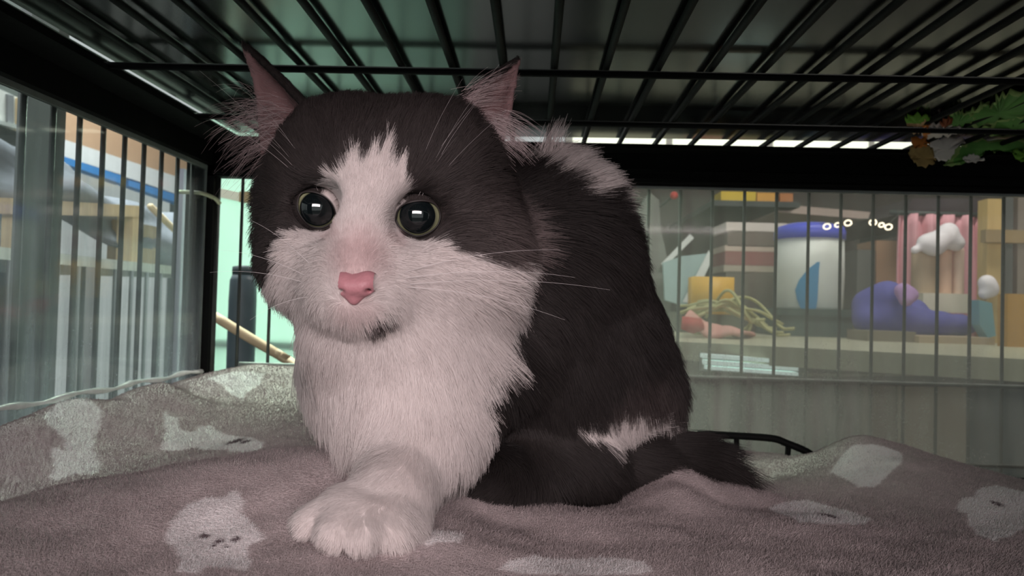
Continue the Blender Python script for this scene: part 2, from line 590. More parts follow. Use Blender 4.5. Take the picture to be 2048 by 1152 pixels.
# upper floor tray resting on the roof wires
tray_m = mat('smoked_tray_plastic', (18, 22, 20), rough=0.17, noise=0.25, scale=25, bump=0.05)
bm = bmesh.new()
tray_m.node_tree.nodes['Principled BSDF'].inputs['IOR'].default_value = 2.0
zt0, zt1 = 0.3445, 0.3475
hexa(bm, [(-0.3095, -0.03, zt0), (RX - 0.02, -0.03, zt0), (RX - 0.02, 0.7225, zt0), (-0.3095, 0.7440, zt0),
          (-0.3095, -0.03, zt1), (RX - 0.02, -0.03, zt1), (RX - 0.02, 0.7225, zt1), (-0.3095, 0.7440, zt1)])
for yy in (0.05, 0.66):
    pass
tag(bm_obj('shelf_tray', bm, tray_m, None), 'dark smoked plastic tray lying on top of the roof wires', 'tray')


# clear panels clipped inside the wires, dusty and streaked
def dusty(name, base, streak, dust, col, zlo, zhi, horiz=False, shine=0.7):
    m = bpy.data.materials.new(name); m.use_nodes = True
    N = m.node_tree.nodes; L = m.node_tree.links; N.clear()
    out = N.new('ShaderNodeOutputMaterial'); tc = N.new('ShaderNodeTexCoord')

    def noise(sc, detail, lo, hi, d=0.0):
        mp = N.new('ShaderNodeMapping'); mp.inputs['Scale'].default_value = sc
        L.new(tc.outputs['Object'], mp.inputs[0])
        nz = N.new('ShaderNodeTexNoise'); nz.inputs['Scale'].default_value = 1; nz.inputs['Detail'].default_value = detail
        nz.inputs['Distortion'].default_value = d
        L.new(mp.outputs[0], nz.inputs['Vector'])
        r = N.new('ShaderNodeMapRange'); r.inputs['From Min'].default_value = lo; r.inputs['From Max'].default_value = hi
        L.new(nz.outputs['Fac'], r.inputs['Value']); return r.outputs[0]

    def math2(op, a, b):
        n = N.new('ShaderNodeMath'); n.operation = op
        for i, v in enumerate((a, b)):
            if isinstance(v, (int, float)): n.inputs[i].default_value = v
            else: L.new(v, n.inputs[i])
        return n.outputs[0]
    sx = N.new('ShaderNodeSeparateXYZ'); L.new(tc.outputs['Object'], sx.inputs[0])
    gr = N.new('ShaderNodeMapRange'); gr.inputs['From Min'].default_value = zhi; gr.inputs['From Max'].default_value = zlo
    L.new(sx.outputs['Z'], gr.inputs['Value'])
    st = noise((110, 110, 7) if not horiz else (60, 60, 10), 4, 0.35, 0.68, 0.6)
    sp = noise((420, 420, 420), 3, 0.60, 0.75)
    cl = noise((9, 9, 5), 3, 0.3, 0.7)
    f = math2('ADD', base, math2('MULTIPLY', math2('MULTIPLY', math2('ADD', math2('MULTIPLY', st, 0.75), 0.25), gr.outputs[0]), streak))
    f = math2('ADD', f, math2('MULTIPLY', math2('MULTIPLY', sp, math2('ADD', gr.outputs[0], 0.35)), dust))
    f = math2('MULTIPLY', f, math2('ADD', math2('MULTIPLY', cl, 0.6), 0.65))
    f = math2('MINIMUM', f, 0.85)
    t = N.new('ShaderNodeBsdfTransparent'); t.inputs[0].default_value = (0.95, 0.97, 0.96, 1)
    d = N.new('ShaderNodeBsdfDiffuse'); d.inputs[0].default_value = col
    tl = N.new('ShaderNodeBsdfTranslucent'); tl.inputs[0].default_value = col
    md = N.new('ShaderNodeMixShader'); md.inputs[0].default_value = 0.5
    L.new(d.outputs[0], md.inputs[1]); L.new(tl.outputs[0], md.inputs[2])
    g = N.new('ShaderNodeBsdfGlossy'); g.inputs['Roughness'].default_value = 0.06
    fr = N.new('ShaderNodeFresnel'); fr.inputs[0].default_value = 1.35
    m1 = N.new('ShaderNodeMixShader'); L.new(f, m1.inputs[0]); L.new(t.outputs[0], m1.inputs[1]); L.new(md.outputs[0], m1.inputs[2])
    m2 = N.new('ShaderNodeMixShader'); L.new(math2('MULTIPLY', fr.outputs[0], shine), m2.inputs[0]); L.new(m1.outputs[0], m2.inputs[1]); L.new(g.outputs[0], m2.inputs[2])
    L.new(m2.outputs[0], out.inputs['Surface'])
    return m


edge_m = mat('bright_panel_edge', (246, 248, 246), rough=0.2, noise=0.3, scale=150, bump=0.4)
grey_edge = mat('dull_panel_edge', (120, 126, 124), rough=0.4, noise=0.3, scale=80)
PX = LX + 0.0035
pz1 = atx(200, 250, PX)[2]; pz0 = atx(200, 779, PX)[2]; py1 = aty(403, 500, 0.70)[1]
yR = atx(404, 540, PX)[1]
left_panel = thing('clear_panel', 'dusty streaked clear plastic panel lining the left side wires', 'panel', (PX, 0.4, pz0))
pan_l = dusty('dusty_left_panel', 0.02, 0.50, 0.11, (0.50, 0.55, 0.58, 1), pz0, pz0 + 0.20, False, 0.18)
bm = bmesh.new(); box(bm, (PX - 0.0008, 0.02, 0.012), (PX + 0.0008, yR, pz1))
bm_obj('pane', bm, pan_l, left_panel)
bm = bmesh.new()
box(bm, (PX - 0.0016, 0.02, pz1), (PX + 0.0020, yR, pz1 + 0.0040)); bm_obj('top_edge', bm, grey_edge, left_panel, bevel=0.0006)
bm = bmesh.new()
box(bm, (PX - 0.0010, yR, 0.012), (PX + 0.0012, yR + 0.0012, pz1 + 0.002)); bm_obj('side_edge', bm, grey_edge, left_panel)
pts = [(PX + 0.003 + 0.0007 * math.sin(k * 1.1), 0.02 + (yR - 0.02) * k / 60, pz0 + 0.0011 * math.sin(k * 0.9 + 0.4)) for k in range(61)]
tube_obj('bottom_clip', pts, [0.0021 + 0.0007 * math.sin(k * 1.7) for k in range(61)], edge_m, left_panel, 7)

bzt = aty(1300, 376, BY - 0.006)[2]
back_panel = thing('clear_panel', 'hazy clear plastic panel lining the back wires behind the cat', 'panel', (0.30, BY - 0.006, 0.01))
pan_b = dusty('hazy_back_panel', 0.24, 0.24, 0.10, (0.62, 0.62, 0.56, 1), 0.0, 0.20, True, 0.4)
bxl = 0.06
bm = bmesh.new(); box(bm, (bxl, BY - 0.0068, 0.006), (RX - 0.006, BY - 0.0052, bzt)); bm_obj('pane', bm, pan_b, back_panel)
bm = bmesh.new(); box(bm, (bxl, BY - 0.0085, bzt - 0.001), (RX - 0.006, BY - 0.0045, bzt + 0.003)); bm_obj('top_edge', bm, grey_edge, back_panel, bevel=0.0006)

# little plastic tie holding the panel corner
tie_m = mat('pale_tape', (196, 200, 170), rough=0.5, noise=0.1, scale=60)
tie = [aty(360, 384, 0.735), aty(400, 386, 0.728), aty(428, 396, 0.742), aty(440, 408, 0.748)]
tag(tube_obj('cable_tie', spline(tie, 14), 0.0022, tie_m, None, 6), 'pale cable tie round the corner post beside the left panel', 'tie')

# ------------------------------------------------------------------ the fleece blanket
CP = [  # measured points of the blanket: photo x, y and distance
    (-60, 1152, .225), (250, 1150, .240), (500, 1152, .245), (1000, 1152, .255), (1500, 1152, .265), (2060, 1152, .270),
    (620, 1098, .268), (740, 1102, .266), (860, 1075, .275), (400, 1080, .272),
    (0, 1008, .300), (200, 968, .315), (400, 934, .330), (600, 908, .345), (720, 898, .352), (850, 930, .345),
    (500, 893, .460), (350, 948, .420), (620, 850, .500), (150, 985, .400), (20, 1015, .37),
    (300, 845, .510), (200, 880, .470), (130, 800, .500), (330, 765, .580), (480, 742, .660), (600, 737, .705), (0, 862, .440),
    (60, 840, .450), (400, 800, .60), (560, 790, .63), (900, 800, .650),
    (1365, 922, .420), (1350, 965, .385), (1290, 1010, .375), (1425, 1000, .405), (1455, 1022, .400), (1310, 985, .46), (1390, 975, .48), (1440, 960, .46), (1530, 962, .545), (1590, 935, .56),
    (1700, 870, .550), (1850, 905, .540), (2048, 966, .500), (1700, 985, .440), (1900, 1045, .380), (1560, 985, .44),
    (1500, 1080, .320), (1750, 1080, .330), (1600, 1035, .37), (1100, 1022, .352), (950, 1035, .335), (1250, 1025, .360),
    (1100, 1090, .300), (2000, 1090, .33), (1300, 1090, .305),
]
cpw = [W(*c) for c in CP]
cpw += [np.array(p) for p in ((-.338, .72, .088), (-.338, .60, .085), (-.338, .50, .072), (-.338, .40, .076), (-.338, .28, .08), (-.30, .15, .08),
                              (0, .12, .080), (.3, .12, .080), (.6, .15, .075), (.59, .40, .060), (.59, .60, .03), (.42, .68, .03), (.28, .67, .035),
                              (.20, .66, .05), (.08, .70, .060), (-.10, .735, .085), (-.22, .742, .095), (.05, .5, .075), (.12, .55, .065), (.05, .42, .070),
                              (-.05, .45, .075))]
cpw = np.array(cpw)


def tps(r):
    r = np.maximum(r, 1e-9); return r * r * np.log(r)


_n = len(cpw)
_K = tps(np.linalg.norm(cpw[:, None, :2] - cpw[None, :, :2], axis=-1)) + 2e-4 * np.eye(_n)
_P = np.concatenate([np.ones((_n, 1)), cpw[:, :2]], 1)
_A = np.block([[_K, _P], [_P.T, np.zeros((3, 3))]])
_sol = np.linalg.solve(_A, np.concatenate([cpw[:, 2], np.zeros(3)]))


def blanket_z(x, y):
    q = np.stack([np.ravel(x), np.ravel(y)], 1)
    out = np.zeros(len(q))
    for s in range(0, len(q), 20000):
        c = q[s:s + 20000]
        out[s:s + 20000] = tps(np.linalg.norm(c[:, None] - cpw[None, :, :2], axis=-1)) @ _sol[:_n] + _sol[_n] + c @ _sol[_n + 1:]
    p = np.concatenate([q, np.zeros((len(q), 1))], 1)
    out += 0.0055 * (vnoise(p, 22) - 0.5) + 0.0024 * (vnoise(p, 60) - 0.5)
    return np.maximum(out, 0.009)


nx, ny = 520, 440
gx = np.linspace(LX + 0.008, RX - 0.014, nx)
gy = 0.13 + (BY - 0.018 - 0.13) * np.linspace(0, 1, ny) ** 1.5
X, Y = np.meshgrid(gx, gy)
Z = blanket_z(X, Y).reshape(X.shape)
BV = np.stack([X, Y, Z], -1)


def on_blanket(px, py):
    r = ray(px, py); r = r / np.linalg.norm(r)
    t = np.linspace(0.15, 1.0, 340)
    p = CAM + t[:, None] * r
    h = p[:, 2] - blanket_z(p[:, 0], p[:, 1])
    k = np.argmax(h < 0)
    if not (h < 0).any(): k = len(t) - 1
    a = max(k - 1, 0); u = h[a] / (h[a] - h[k] + 1e-9)
    return (p[a] + (p[k] - p[a]) * np.clip(u, 0, 1))[:2]


PRINTS = [
    [(334, 1069), (349, 1035), (375, 1009), (405, 996), (450, 996), (456, 986), (469, 981), (484, 986), (487, 1005), (484, 1020), (502, 1046),
     (525, 1069), (525, 1080), (499, 1095), (500, 1132), (491, 1140), (465, 1138), (412, 1132), (390, 1147), (356, 1144), (354, 1102), (337, 1087)],
    [(86, 832), (112, 810), (142, 799), (180, 802), (201, 821), (202, 844), (189, 870), (187, 900), (202, 930), (199, 945), (180, 951), (150, 947),
     (124, 960), (109, 964), (101, 952), (109, 934), (101, 904), (109, 896), (131, 904), (129, 881), (112, 859), (94, 846)],
    [(324, 825), (332, 823), (339, 832), (356, 836), (360, 859), (375, 864), (394, 862), (397, 853), (424, 851), (442, 866), (469, 872), (502, 876),
     (525, 885), (527, 894), (514, 902), (469, 904), (431, 900), (390, 896), (360, 902), (330, 904), (321, 892), (330, 877), (330, 851)],
    [(409, 759), (446, 772), (461, 789), (484, 799), (495, 784), (521, 769), (528, 747), (500, 744), (470, 744), (431, 752)],
    [(1659, 945), (1677, 922), (1692, 900), (1711, 889), (1767, 893), (1805, 907), (1805, 922), (1782, 945), (1749, 975), (1715, 975), (1692, 960)],
    [(1914, 1012), (1925, 997), (1944, 995), (1962, 977), (1992, 972), (2048, 985), (2080, 1000), (2090, 1030), (2048, 1055), (2022, 1072), (1989, 1084),
     (1955, 1072), (1936, 1050), (1932, 1027), (1917, 1024)],
    [(1535, 1016), (1617, 1001), (1692, 1020), (1745, 1039), (1730, 1050), (1655, 1050), (1599, 1046)],
    [(995, 1140), (1020, 1122), (1080, 1114), (1150, 1118), (1220, 1116), (1290, 1125), (1310, 1145), (1260, 1151), (1100, 1151)],
    [(800, 1078), (840, 1064), (900, 1062), (935, 1072), (915, 1086), (850, 1090)],
]
MARKS = [(409, 1073, 11, 5), (471, 1079, 9, 5), (439, 1083, 10, 5), (428, 1092, 7, 3), (452, 1093, 7, 3), (1993, 1008, 9, 5), (470, 884, 9, 3), (492, 884, 7, 3), (1655, 1033, 12, 3)]
print_xy = [np.array([on_blanket(*p) for p in poly]) for poly in PRINTS]
mark_xy = []
for (px, py, a, b) in MARKS:
    c = on_blanket(px, py); mark_xy.append((c, np.linalg.norm(on_blanket(px + a, py) - c), np.linalg.norm(on_blanket(px, py + b) - c)))
EXTRA = [((-.16, .60), .03), ((.02, .62), .03), ((.30, .50), .03), ((.47, .60), .028), ((-.02, .2), .02), ((.2, .17), .02)]


def print_amount(xy, z=None):
    p3 = np.concatenate([xy, np.zeros((len(xy), 1))], 1)
    wob = (vnoise(p3, 260) - 0.5) * 0.0022 + (vnoise(p3, 900) - 0.5) * 0.0012
    amt = np.zeros(len(xy)); dark = np.zeros(len(xy))
    for poly in print_xy:
        lo, hi = poly.min(0) - 0.01, poly.max(0) + 0.01
        m = ((xy > lo) & (xy < hi)).all(1)
        if not m.any(): continue
        d = poly_sd(xy[m], poly) + wob[m]
        amt[m] = np.maximum(amt[m], sstep(0.0009, -0.0009, d))
    for (c, a, b) in mark_xy:
        m = (np.abs(xy - c) < 0.02).all(1)
        q = (xy[m] - c) / (a, b)
        dark[m] = np.maximum(dark[m], sstep(1.3, 0.6, np.sqrt((q ** 2).sum(1)) + wob[m] * 120))
    return amt, dark


BASE_C = np.array(lin(201, 187, 187)[:3]); PRINT_C = np.array(lin(250, 243, 243)[:3]); MARK_C = np.array(lin(120, 106, 110)[:3])


def blanket_color(xy):
    a, d = print_amount(xy)
    c = BASE_C[None] * (1 - a[:, None]) + PRINT_C[None] * a[:, None]
    d = (d * np.maximum(a, 0.0))[:, None]
    return c * (1 - d) + MARK_C[None] * d


idx = np.arange(nx * ny).reshape(ny, nx)
q = np.stack([idx[:-1, :-1], idx[:-1, 1:], idx[1:, 1:], idx[1:, :-1]], -1).reshape(-1, 4)
VT = BV.reshape(-1, 3)
# underside, so the cloth has its thickness
edge = np.concatenate([idx[0, :], idx[1:, -1], idx[-1, -2::-1], idx[-2:0:-1, 0]])
VB = VT[edge] - np.array([0, 0, 0.006])
ne = len(edge); e2 = np.arange(ne) + len(VT)
q2 = np.stack([edge, e2, np.roll(e2, -1), np.roll(edge, -1)], -1)
me = np_mesh('blanket', np.concatenate([VT, VB]), np.concatenate([q, q2]))
bc = blanket_color(np.concatenate([VT, VB])[:, :2])
set_tint(me, bc)
fleece_m = vcol_material('grey_fleece', 0.95, 900, 0.5, spec=0.1)
blanket = link('blanket', me, fleece_m)
tag(blanket, 'grey fleece blanket with pale puppy prints, rumpled on the cage floor under the cat', 'blanket')

# nap of the fleece: short soft fibres, thinner with distance
def nap(n):
    w0, w1 = 0.20, 0.78
    r = rng.random((n * 3, 2))
    xy = np.stack([LX + 0.012 + (RX - 0.03 - LX) * r[:, 0], 0.135 + 0.59 * r[:, 1] ** 1.9], 1)
    z = blanket_z(xy[:, 0], xy[:, 1])
    c = to_cam(np.concatenate([xy, z[:, None]], 1))
    px = c[:, 0] / c[:, 2] * F_PX; ok = (np.abs(px) < 1250) & (c[:, 2] > 0.1)
    ok &= (-c[:, 1] / c[:, 2] * F_PX < 720)
    xy = xy[ok][:n]; z = z[ok][:n]; c = c[ok][:n]
    h = 0.0015
    nrm = np.stack([-(blanket_z(xy[:, 0] + h, xy[:, 1]) - z) / h, -(blanket_z(xy[:, 0], xy[:, 1] + h) - z) / h, np.ones(len(z))], 1)
    nrm /= np.linalg.norm(nrm, axis=1, keepdims=True)
    root = np.concatenate([xy, z[:, None]], 1)
    p3 = root * 1.0
    lean = np.stack([vnoise(p3, 140) - 0.5, vnoise(p3 + 3.1, 140) - 0.5, np.zeros(len(z))], 1) * 0.9 + rng.normal(0, 0.40, (len(z), 3)) + np.array([0.25, -0.5, 0])
    L = (0.0006 + 0.0004 * rng.random(len(z)) + 0.0003 * (vnoise(p3, 320) - 0.5))[:, None]
    t = np.array([0, 0.5, 1.0])
    pts = root[:, None] + t[None, :, None] * (nrm * L)[:, None] + (t ** 2)[None, :, None] * (lean * L * 0.9)[:, None]
    col = blanket_color(xy) * (0.80 + 0.40 * rng.random((len(z), 1))) * (0.84 + 0.32 * vnoise(p3, 420))[:, None]
    rad = 0.000075 + 0.00016 * np.clip(c[:, 2] - 0.2, 0, 1)
    o = hair_object('pile', pts, rad, np.clip(col, 0, 1), nrm, hair_material('fleece_fibre', 0.01, 0.6), blanket, 0.5)
    o['kind'] = 'stuff'


nap(NAP_N)

# ------------------------------------------------------------------ the cat
# Everything is laid out in camera axes (right, up, forward) at true size and turned into the world at the end.
fld = Field((-0.150, -0.140, 0.235), (0.150, 0.130, 0.545), 0.0019)


def C(px, py, w, r, k=0.010, sub=False):
    """ellipsoid, radii in photo pixels at its distance (a third radius runs in depth)"""
    r = np.array(r, float) * np.ones(3) * w / F_PX
    fld.ell(cs(px, py, w), r, k, None, sub)


def K(a, b, ra, rb, k=0.010, sub=False):
    fld.cone(cs(*a), cs(*b), ra * a[2] / F_PX, rb * b[2] / F_PX, k, sub)


# trunk
K((950, 560, .405), (1060, 545, .445), 175, 190, .02)
K((1060, 545, .445), (1130, 690, .470), 190, 178, .03)
C(1125, 700, .465, (180, 165, 190), .02)
K((990, 700, .400), (1120, 760, .440), 150, 160, .03)
# neck and chest
K((810, 500, .385), (815, 700, .372), 190, 172, .02)
C(800, 680, .352, (180, 160, 160), .02)
C(806, 780, .350, (112, 95, 110), .035)
C(755, 640, .326, (125, 58, 66), .022)
C(738, 634, .3195, (92, 42, 50), .02)
# skull
C(788, 398, .362, (232, 184, 190), .015)
C(672, 284, .358, (76, 66, 62), .02)
C(864, 298, .354, (80, 66, 62), .02)
C(606, 415, .362, (72, 105, 80), .02)
C(690, 330, .340, (105, 105, 90), .02)
C(860, 345, .336, (115, 115, 95), .02)
C(645, 520, .352, (95, 90, 95), .02)
C(930, 520, .342, (112, 105, 105), .02)
# face
K((740, 350, .326), (726, 430, .316), 78, 55, .014)
K((726, 430, .316), (711, 556, .2935), 50, 34, .012)
C(735, 535, .326, (120, 80, 84), .018)
C(752, 572, .3075, (64, 48, 58), .014)
C(672, 566, .311, (50, 46, 52), .014)
C(716, 606, .3065, (48, 30, 48), .012)
C(711, 592, .3015, (52, 26, 40), .014)
C(732, 607, .312, (42, 24, 42), .014)
C(830, 530, .327, (95, 75, 75), .018)
C(614, 515, .333, (74, 72, 62), .018)
# brow ridges and cheek pads frame the eyes
K((600, 372, .337), (668, 375, .325), 26, 24, .010)
K((795, 388, .322), (880, 390, .330), 26, 28, .010)
EYES = [dict(c=cs(635, 418, .3335), r=.0108, pup=.74, iris=.96, poly=[(596, 407), (600, 391), (611, 385), (630, 386), (648, 394), (662, 408), (669, 426), (668, 441), (655, 450), (639, 455), (621, 451), (607, 438), (598, 422)]),
        dict(c=cs(835, 432, .3275), r=.0110, pup=.77, iris=1.04, poly=[(793, 440), (797, 422), (809, 410), (829, 404), (848, 403), (866, 407), (876, 417), (880, 431), (876, 447), (866, 459), (848, 469), (830, 471), (813, 463), (800, 453)])]
for e in EYES:
    fld.ell(e['c'], (e['r'] * 1.02,) * 3, .004, None, True)
    fwd = -e['c'] / np.linalg.norm(e['c'])
    fld.cone(e['c'] + fwd * .006, e['c'] + fwd * .022, .0090, .0135, .004, True)
# near front leg reaching forward, and its paw
K((868, 800, .352), (846, 890, .324), 86, 74, .035)
K((846, 890, .324), (790, 985, .292), 76, 62, .016)
K((790, 985, .292), (705, 1030, .274), 64, 50, .012)
for (a, b, r0, r1) in (((690, 1010, .276), (622, 1043, .270), 38, 31), ((715, 1025, .272), (672, 1062, .262), 38, 35),
                       ((745, 1030, .272), (722, 1068, .262), 38, 34), ((780, 1030, .276), (782, 1062, .268), 40, 33)):
    K(a, b, r0, r1, .0035)
C(800, 1045, .280, (55, 42, 60), .008)
# far front leg tucked behind the fold
K((755, 780, .365), (738, 880, .360), 80, 52, .016)
C(730, 903, .356, (50, 30, 46), .008)
# haunch, hind foot, tail
C(1085, 800, .412, (108, 165, 110), .016)
C(1225, 800, .452, (118, 120, 100), .02)
K((1165, 930, .400), (985, 965, .366), 72, 54, .014)
K((985, 965, .366), (935, 990, .356), 54, 36, .010)
tail = [((1180, 940, .420), 70), ((1270, 932, .430), 58), ((1345, 915, .438), 44), ((1405, 922, .440), 26), ((1450, 942, .440), 10)]
for (a, ra), (b, rb) in zip(tail[:-1], tail[1:]): K(a, b, ra, rb, .008)


def ear(A, B, T, back, bulge, edgeA, edgeB, n=26, m=30):
    """cupped triangular sheet of small spheres: inner base A, outer base B, tip T"""
    A, B, T = cs(*A), cs(*B), cs(*T)
    S = []
    for t in np.linspace(0, 1, m):
        for s in np.linspace(0, 1, n):
            a = A + (T - A) * t + np.array(edgeA) * math.sin(math.pi * t)
            b = B + (T - B) * t + np.array(edgeB) * math.sin(math.pi * t)
            p = a + (b - a) * s + np.array(back) * bulge * 4 * s * (1 - s) * (1 - t) ** .7
            S.append((p, .0024 - .0008 * t))
    return S


# image-left ear and image-right ear
EAR_L = ear((628, 232, .345), (528, 305, .372), (488, 90, .372), (.35, .1, 1), .020, (.0020, -.0005, 0), (.0025, .001, 0))
EAR_R = ear((862, 262, .338), (988, 325, .366), (1036, 118, .366), (-.22, .1, 1), .020, (-.0018, .0012, 0), (.0010, 0, 0))
for S in (EAR_L, EAR_R):
    P = np.array([p for p, r in S]); Rr = np.array([r for p, r in S])
    s, g = fld.window(P.min(0) - .008, P.max(0) + .008)
    shp = g.shape[:3]; g = g.reshape(-1, 3)
    d = np.full(len(g), 1.0)
    for j in range(0, len(g), 30000):
        c = g[j:j + 30000]
        D2 = (c ** 2).sum(1)[:, None] + (P ** 2).sum(1)[None] - 2 * c @ P.T
        d[j:j + 30000] = (np.sqrt(np.maximum(D2, 0)) - Rr[None]).min(1)
    d = d.reshape(shp); a = fld.D[s]; k = .004
    h = np.clip(.5 + .5 * (a - d) / k, 0, 1)
    fld.D[s] = a * (1 - h) + d * h - k * h * (1 - h)

VC, FC = fld.mesh()
# light smoothing of the voxel surface
_e = np.concatenate([FC[:, [0, 1]], FC[:, [1, 2]], FC[:, [2, 3]], FC[:, [3, 0]]])
for lam in (0.5, -0.52, 0.5, -0.52):
    acc = np.zeros_like(VC); deg = np.zeros(len(VC))
    np.add.at(acc, _e[:, 0], VC[_e[:, 1]]); np.add.at(acc, _e[:, 1], VC[_e[:, 0]])
    np.add.at(deg, _e[:, 0], 1); np.add.at(deg, _e[:, 1], 1)
    VC = VC + lam * (acc / deg[:, None] - VC)


def near_set(p, S, rad):
    """distance to an ear sheet and the place across it (0 inner edge .. 1 outer edge)"""
    P = np.array([q for q, r in S]); n = 26
    out = np.full(len(p), 9.0); sv = np.zeros(len(p)); tv = np.zeros(len(p))
    lo, hi = P.min(0) - rad, P.max(0) + rad
    m = ((p > lo) & (p < hi)).all(1)
    c = p[m]
    if len(c):
        r = np.empty(len(c)); ix = np.zeros(len(c), int)
        for j in range(0, len(c), 20000):
            b = c[j:j + 20000]
            D2 = (b ** 2).sum(1)[:, None] + (P ** 2).sum(1)[None] - 2 * b @ P.T
            ix[j:j + 20000] = D2.argmin(1); r[j:j + 20000] = np.sqrt(np.maximum(D2.min(1), 0))
        out[m] = r; sv[m] = (ix % n) / (n - 1); tv[m] = (ix // n) / 29
    return out, sv, tv


WH = np.array([.80, .735, .715]); DK = np.array([.021, .0173, .0163]); DK2 = np.array([.180, .144, .140]); DKH = np.array([.046, .0375, .036]); PK = np.array([.60, .40, .40])
HC = cs(770, 430, .335)                     # head centre: the face pattern lives in the plane across it


def headxy(p):
    """coat coordinates across the face (photo pixels at the head centre, parallel projection along the head's axis)"""
    ax = HC / HC[2]
    return np.stack([770 + (p[:, 0] - ax[0] * p[:, 2]) * F_PX / HC[2], 430 - (p[:, 1] - ax[1] * p[:, 2]) * F_PX / HC[2]], 1)


FACE_WHITE = [(770, 300), (783, 338), (800, 345), (806, 375), (812, 398), (797, 412), (793, 440), (800, 468), (845, 484), (880, 488), (915, 494), (944, 514), (1012, 520), (1050, 512), (1072, 540),
              (1064, 580), (1045, 625), (1015, 672), (980, 716), (945, 766), (985, 815), (985, 900), (480, 900), (500, 600), (540, 552), (570, 522), (572, 500), (575, 488), (596, 462), (650, 462), (670, 455), (668, 420), (655, 395), (640, 378), (662, 352), (690, 338),
              (715, 335), (738, 335)]


def coat(p, jag=1.0):
    """tint, hair length, whiteness of coat at points p"""
    n = len(p)
    xy = headxy(p)
    head = (sd_ell(p, cs(790, 420, .352), np.array([.074, .068, .062])) < 0.0) & (p[:, 2] < .405)
    head |= (p[:, 2] < .335) & (xy[:, 1] < 660)
    jit = (vnoise(p, 330) - .5) * 9 + (vnoise(p, 800) - .5) * 10
    sdf_face = poly_sd(xy, FACE_WHITE) + jit * jag
    one = np.stack([xy[:, 0], xy[:, 1] * .12, p[:, 2] * 0], 1)
    sdf_face += jag * ((vnoise(one, .085) - .45) * 42 + (vnoise(one, .21) - .5) * 16) * sstep(385, 345, xy[:, 1])
    white_face = sstep(4, -4, sdf_face)

    def blob(px, py, w, r):
        return sd_ell(p, cs(px, py, w), np.array(r) * w / F_PX)
    bod = np.minimum.reduce([
        sd_cone(p, cs(862, 815, .340), cs(846, 890, .324), .0215, .0205), sd_cone(p, cs(846, 890, .324), cs(700, 1040, .272), .0215, .0190),
        blob(690, 1050, .270, (140, 75, 90)), blob(800, 1040, .278, (80, 60, 80)), blob(725, 890, .350, (90, 60, 80)), blob(805, 1000, .284, (95, 80, 90)),
        blob(1066, 322, .42, (34, 34, 300)), blob(1100, 352, .43, (44, 38, 300)), blob(1145, 385, .44, (40, 32, 300)), blob(1105, 300, .43, (34, 32, 300)), blob(1142, 335, .44, (38, 30, 300)), blob(1185, 375, .45, (36, 30, 300)), blob(1200, 405, .45, (16, 26, 300)),
        blob(1232, 822, .425, (118, 34, 300))])
    rough = (vnoise(p, 200) - .5) * .006 * jag + (vnoise(p, 600) - .5) * .004 * jag
    wb = sstep(.002, -.002, bod + rough)
    chest = sstep(5, -5, sdf_face + (vnoise(p, 160) - .5) * 22 * jag) * (p[:, 2] < .388)
    wht = np.where(head, white_face, np.maximum(wb, chest))
    wht = np.where((p[:, 2] < .303) & (p[:, 1] < cs(0, 880, .3)[1]), 1.0, wht)
    # small dark mark beside the mouth
    q = (xy - (757, 614)); q = np.stack([q[:, 0] * .94 + q[:, 1] * -.34, q[:, 0] * .34 + q[:, 1] * .94], 1)
    mark = sstep(1.25, .7, np.sqrt((q[:, 0] / 28) ** 2 + (q[:, 1] / 9.5) ** 2) + jit * .02) * (p[:, 2] < .345)
    wht = wht * (1 - mark)
    lighter = sstep(-.02, .05, p[:, 0] - cs(930, 0, .34)[0]) * head * sstep(330, 480, xy[:, 1])
    base = np.where(head[:, None], DKH[None], DK[None])
    dark = base * (1 - lighter[:, None]) + DK2[None] * lighter[:, None]
    sheen = sstep(.012, -.012, sd_ell(p, cs(1262, 762, .44), np.array([.028, .016, .09]))) * ~head  # reddish sheen near the hip, painted into the coat colour
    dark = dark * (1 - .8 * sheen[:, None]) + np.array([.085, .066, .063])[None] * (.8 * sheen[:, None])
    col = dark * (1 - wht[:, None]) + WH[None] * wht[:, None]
    # bare pink bridge of the nose, philtrum
    pk = sstep(1.3, .3, np.sqrt(((xy[:, 0] - 721) / 54) ** 2 + ((xy[:, 1] - 506) / 60) ** 2)) * .62 * (p[:, 2] < .32)
    pk = np.maximum(pk, sstep(1.2, .3, np.sqrt(((xy[:, 0] - 718) / 44) ** 2 + ((xy[:, 1] - 592) / 28) ** 2)) * .34 * (p[:, 2] < .33))
    for e in ((676, 468, 26, 16), (786, 470, 22, 20)):
        pk = np.maximum(pk, sstep(1.3, .4, np.sqrt(((xy[:, 0] - e[0]) / e[2]) ** 2 + ((xy[:, 1] - e[1]) / e[3]) ** 2)) * .35 * (p[:, 2] < .34))
    col = col * (1 - pk[:, None]) + PK[None] * pk[:, None]
    return col, wht, head, xy, pk


def ear_info(p, nrm):
    dl, sl, tl = near_set(p, EAR_L, .006); dr, sr, tr = near_set(p, EAR_R, .006)
    isl = dl < .0045; isr = dr < .0045
    nl = np.array([-.55, -.05, -.83]); nr_ = np.array([.62, -.05, -.78])
    s = np.where(isl, sl, sr)
    inner = ((isl & (nrm @ nl > -.05)) | (isr & (nrm @ nr_ > -.05))) & (s > .07)
    return isl, isr, inner


def body_normals(V, F):
    a = V[F[:, 0]]; n = np.cross(V[F[:, 2]] - a, V[F[:, 3]] - V[F[:, 1]])
    vn = np.zeros_like(V)
    for k in range(4): np.add.at(vn, F[:, k], n)
    return vn / (np.linalg.norm(vn, axis=1, keepdims=True) + 1e-12), n


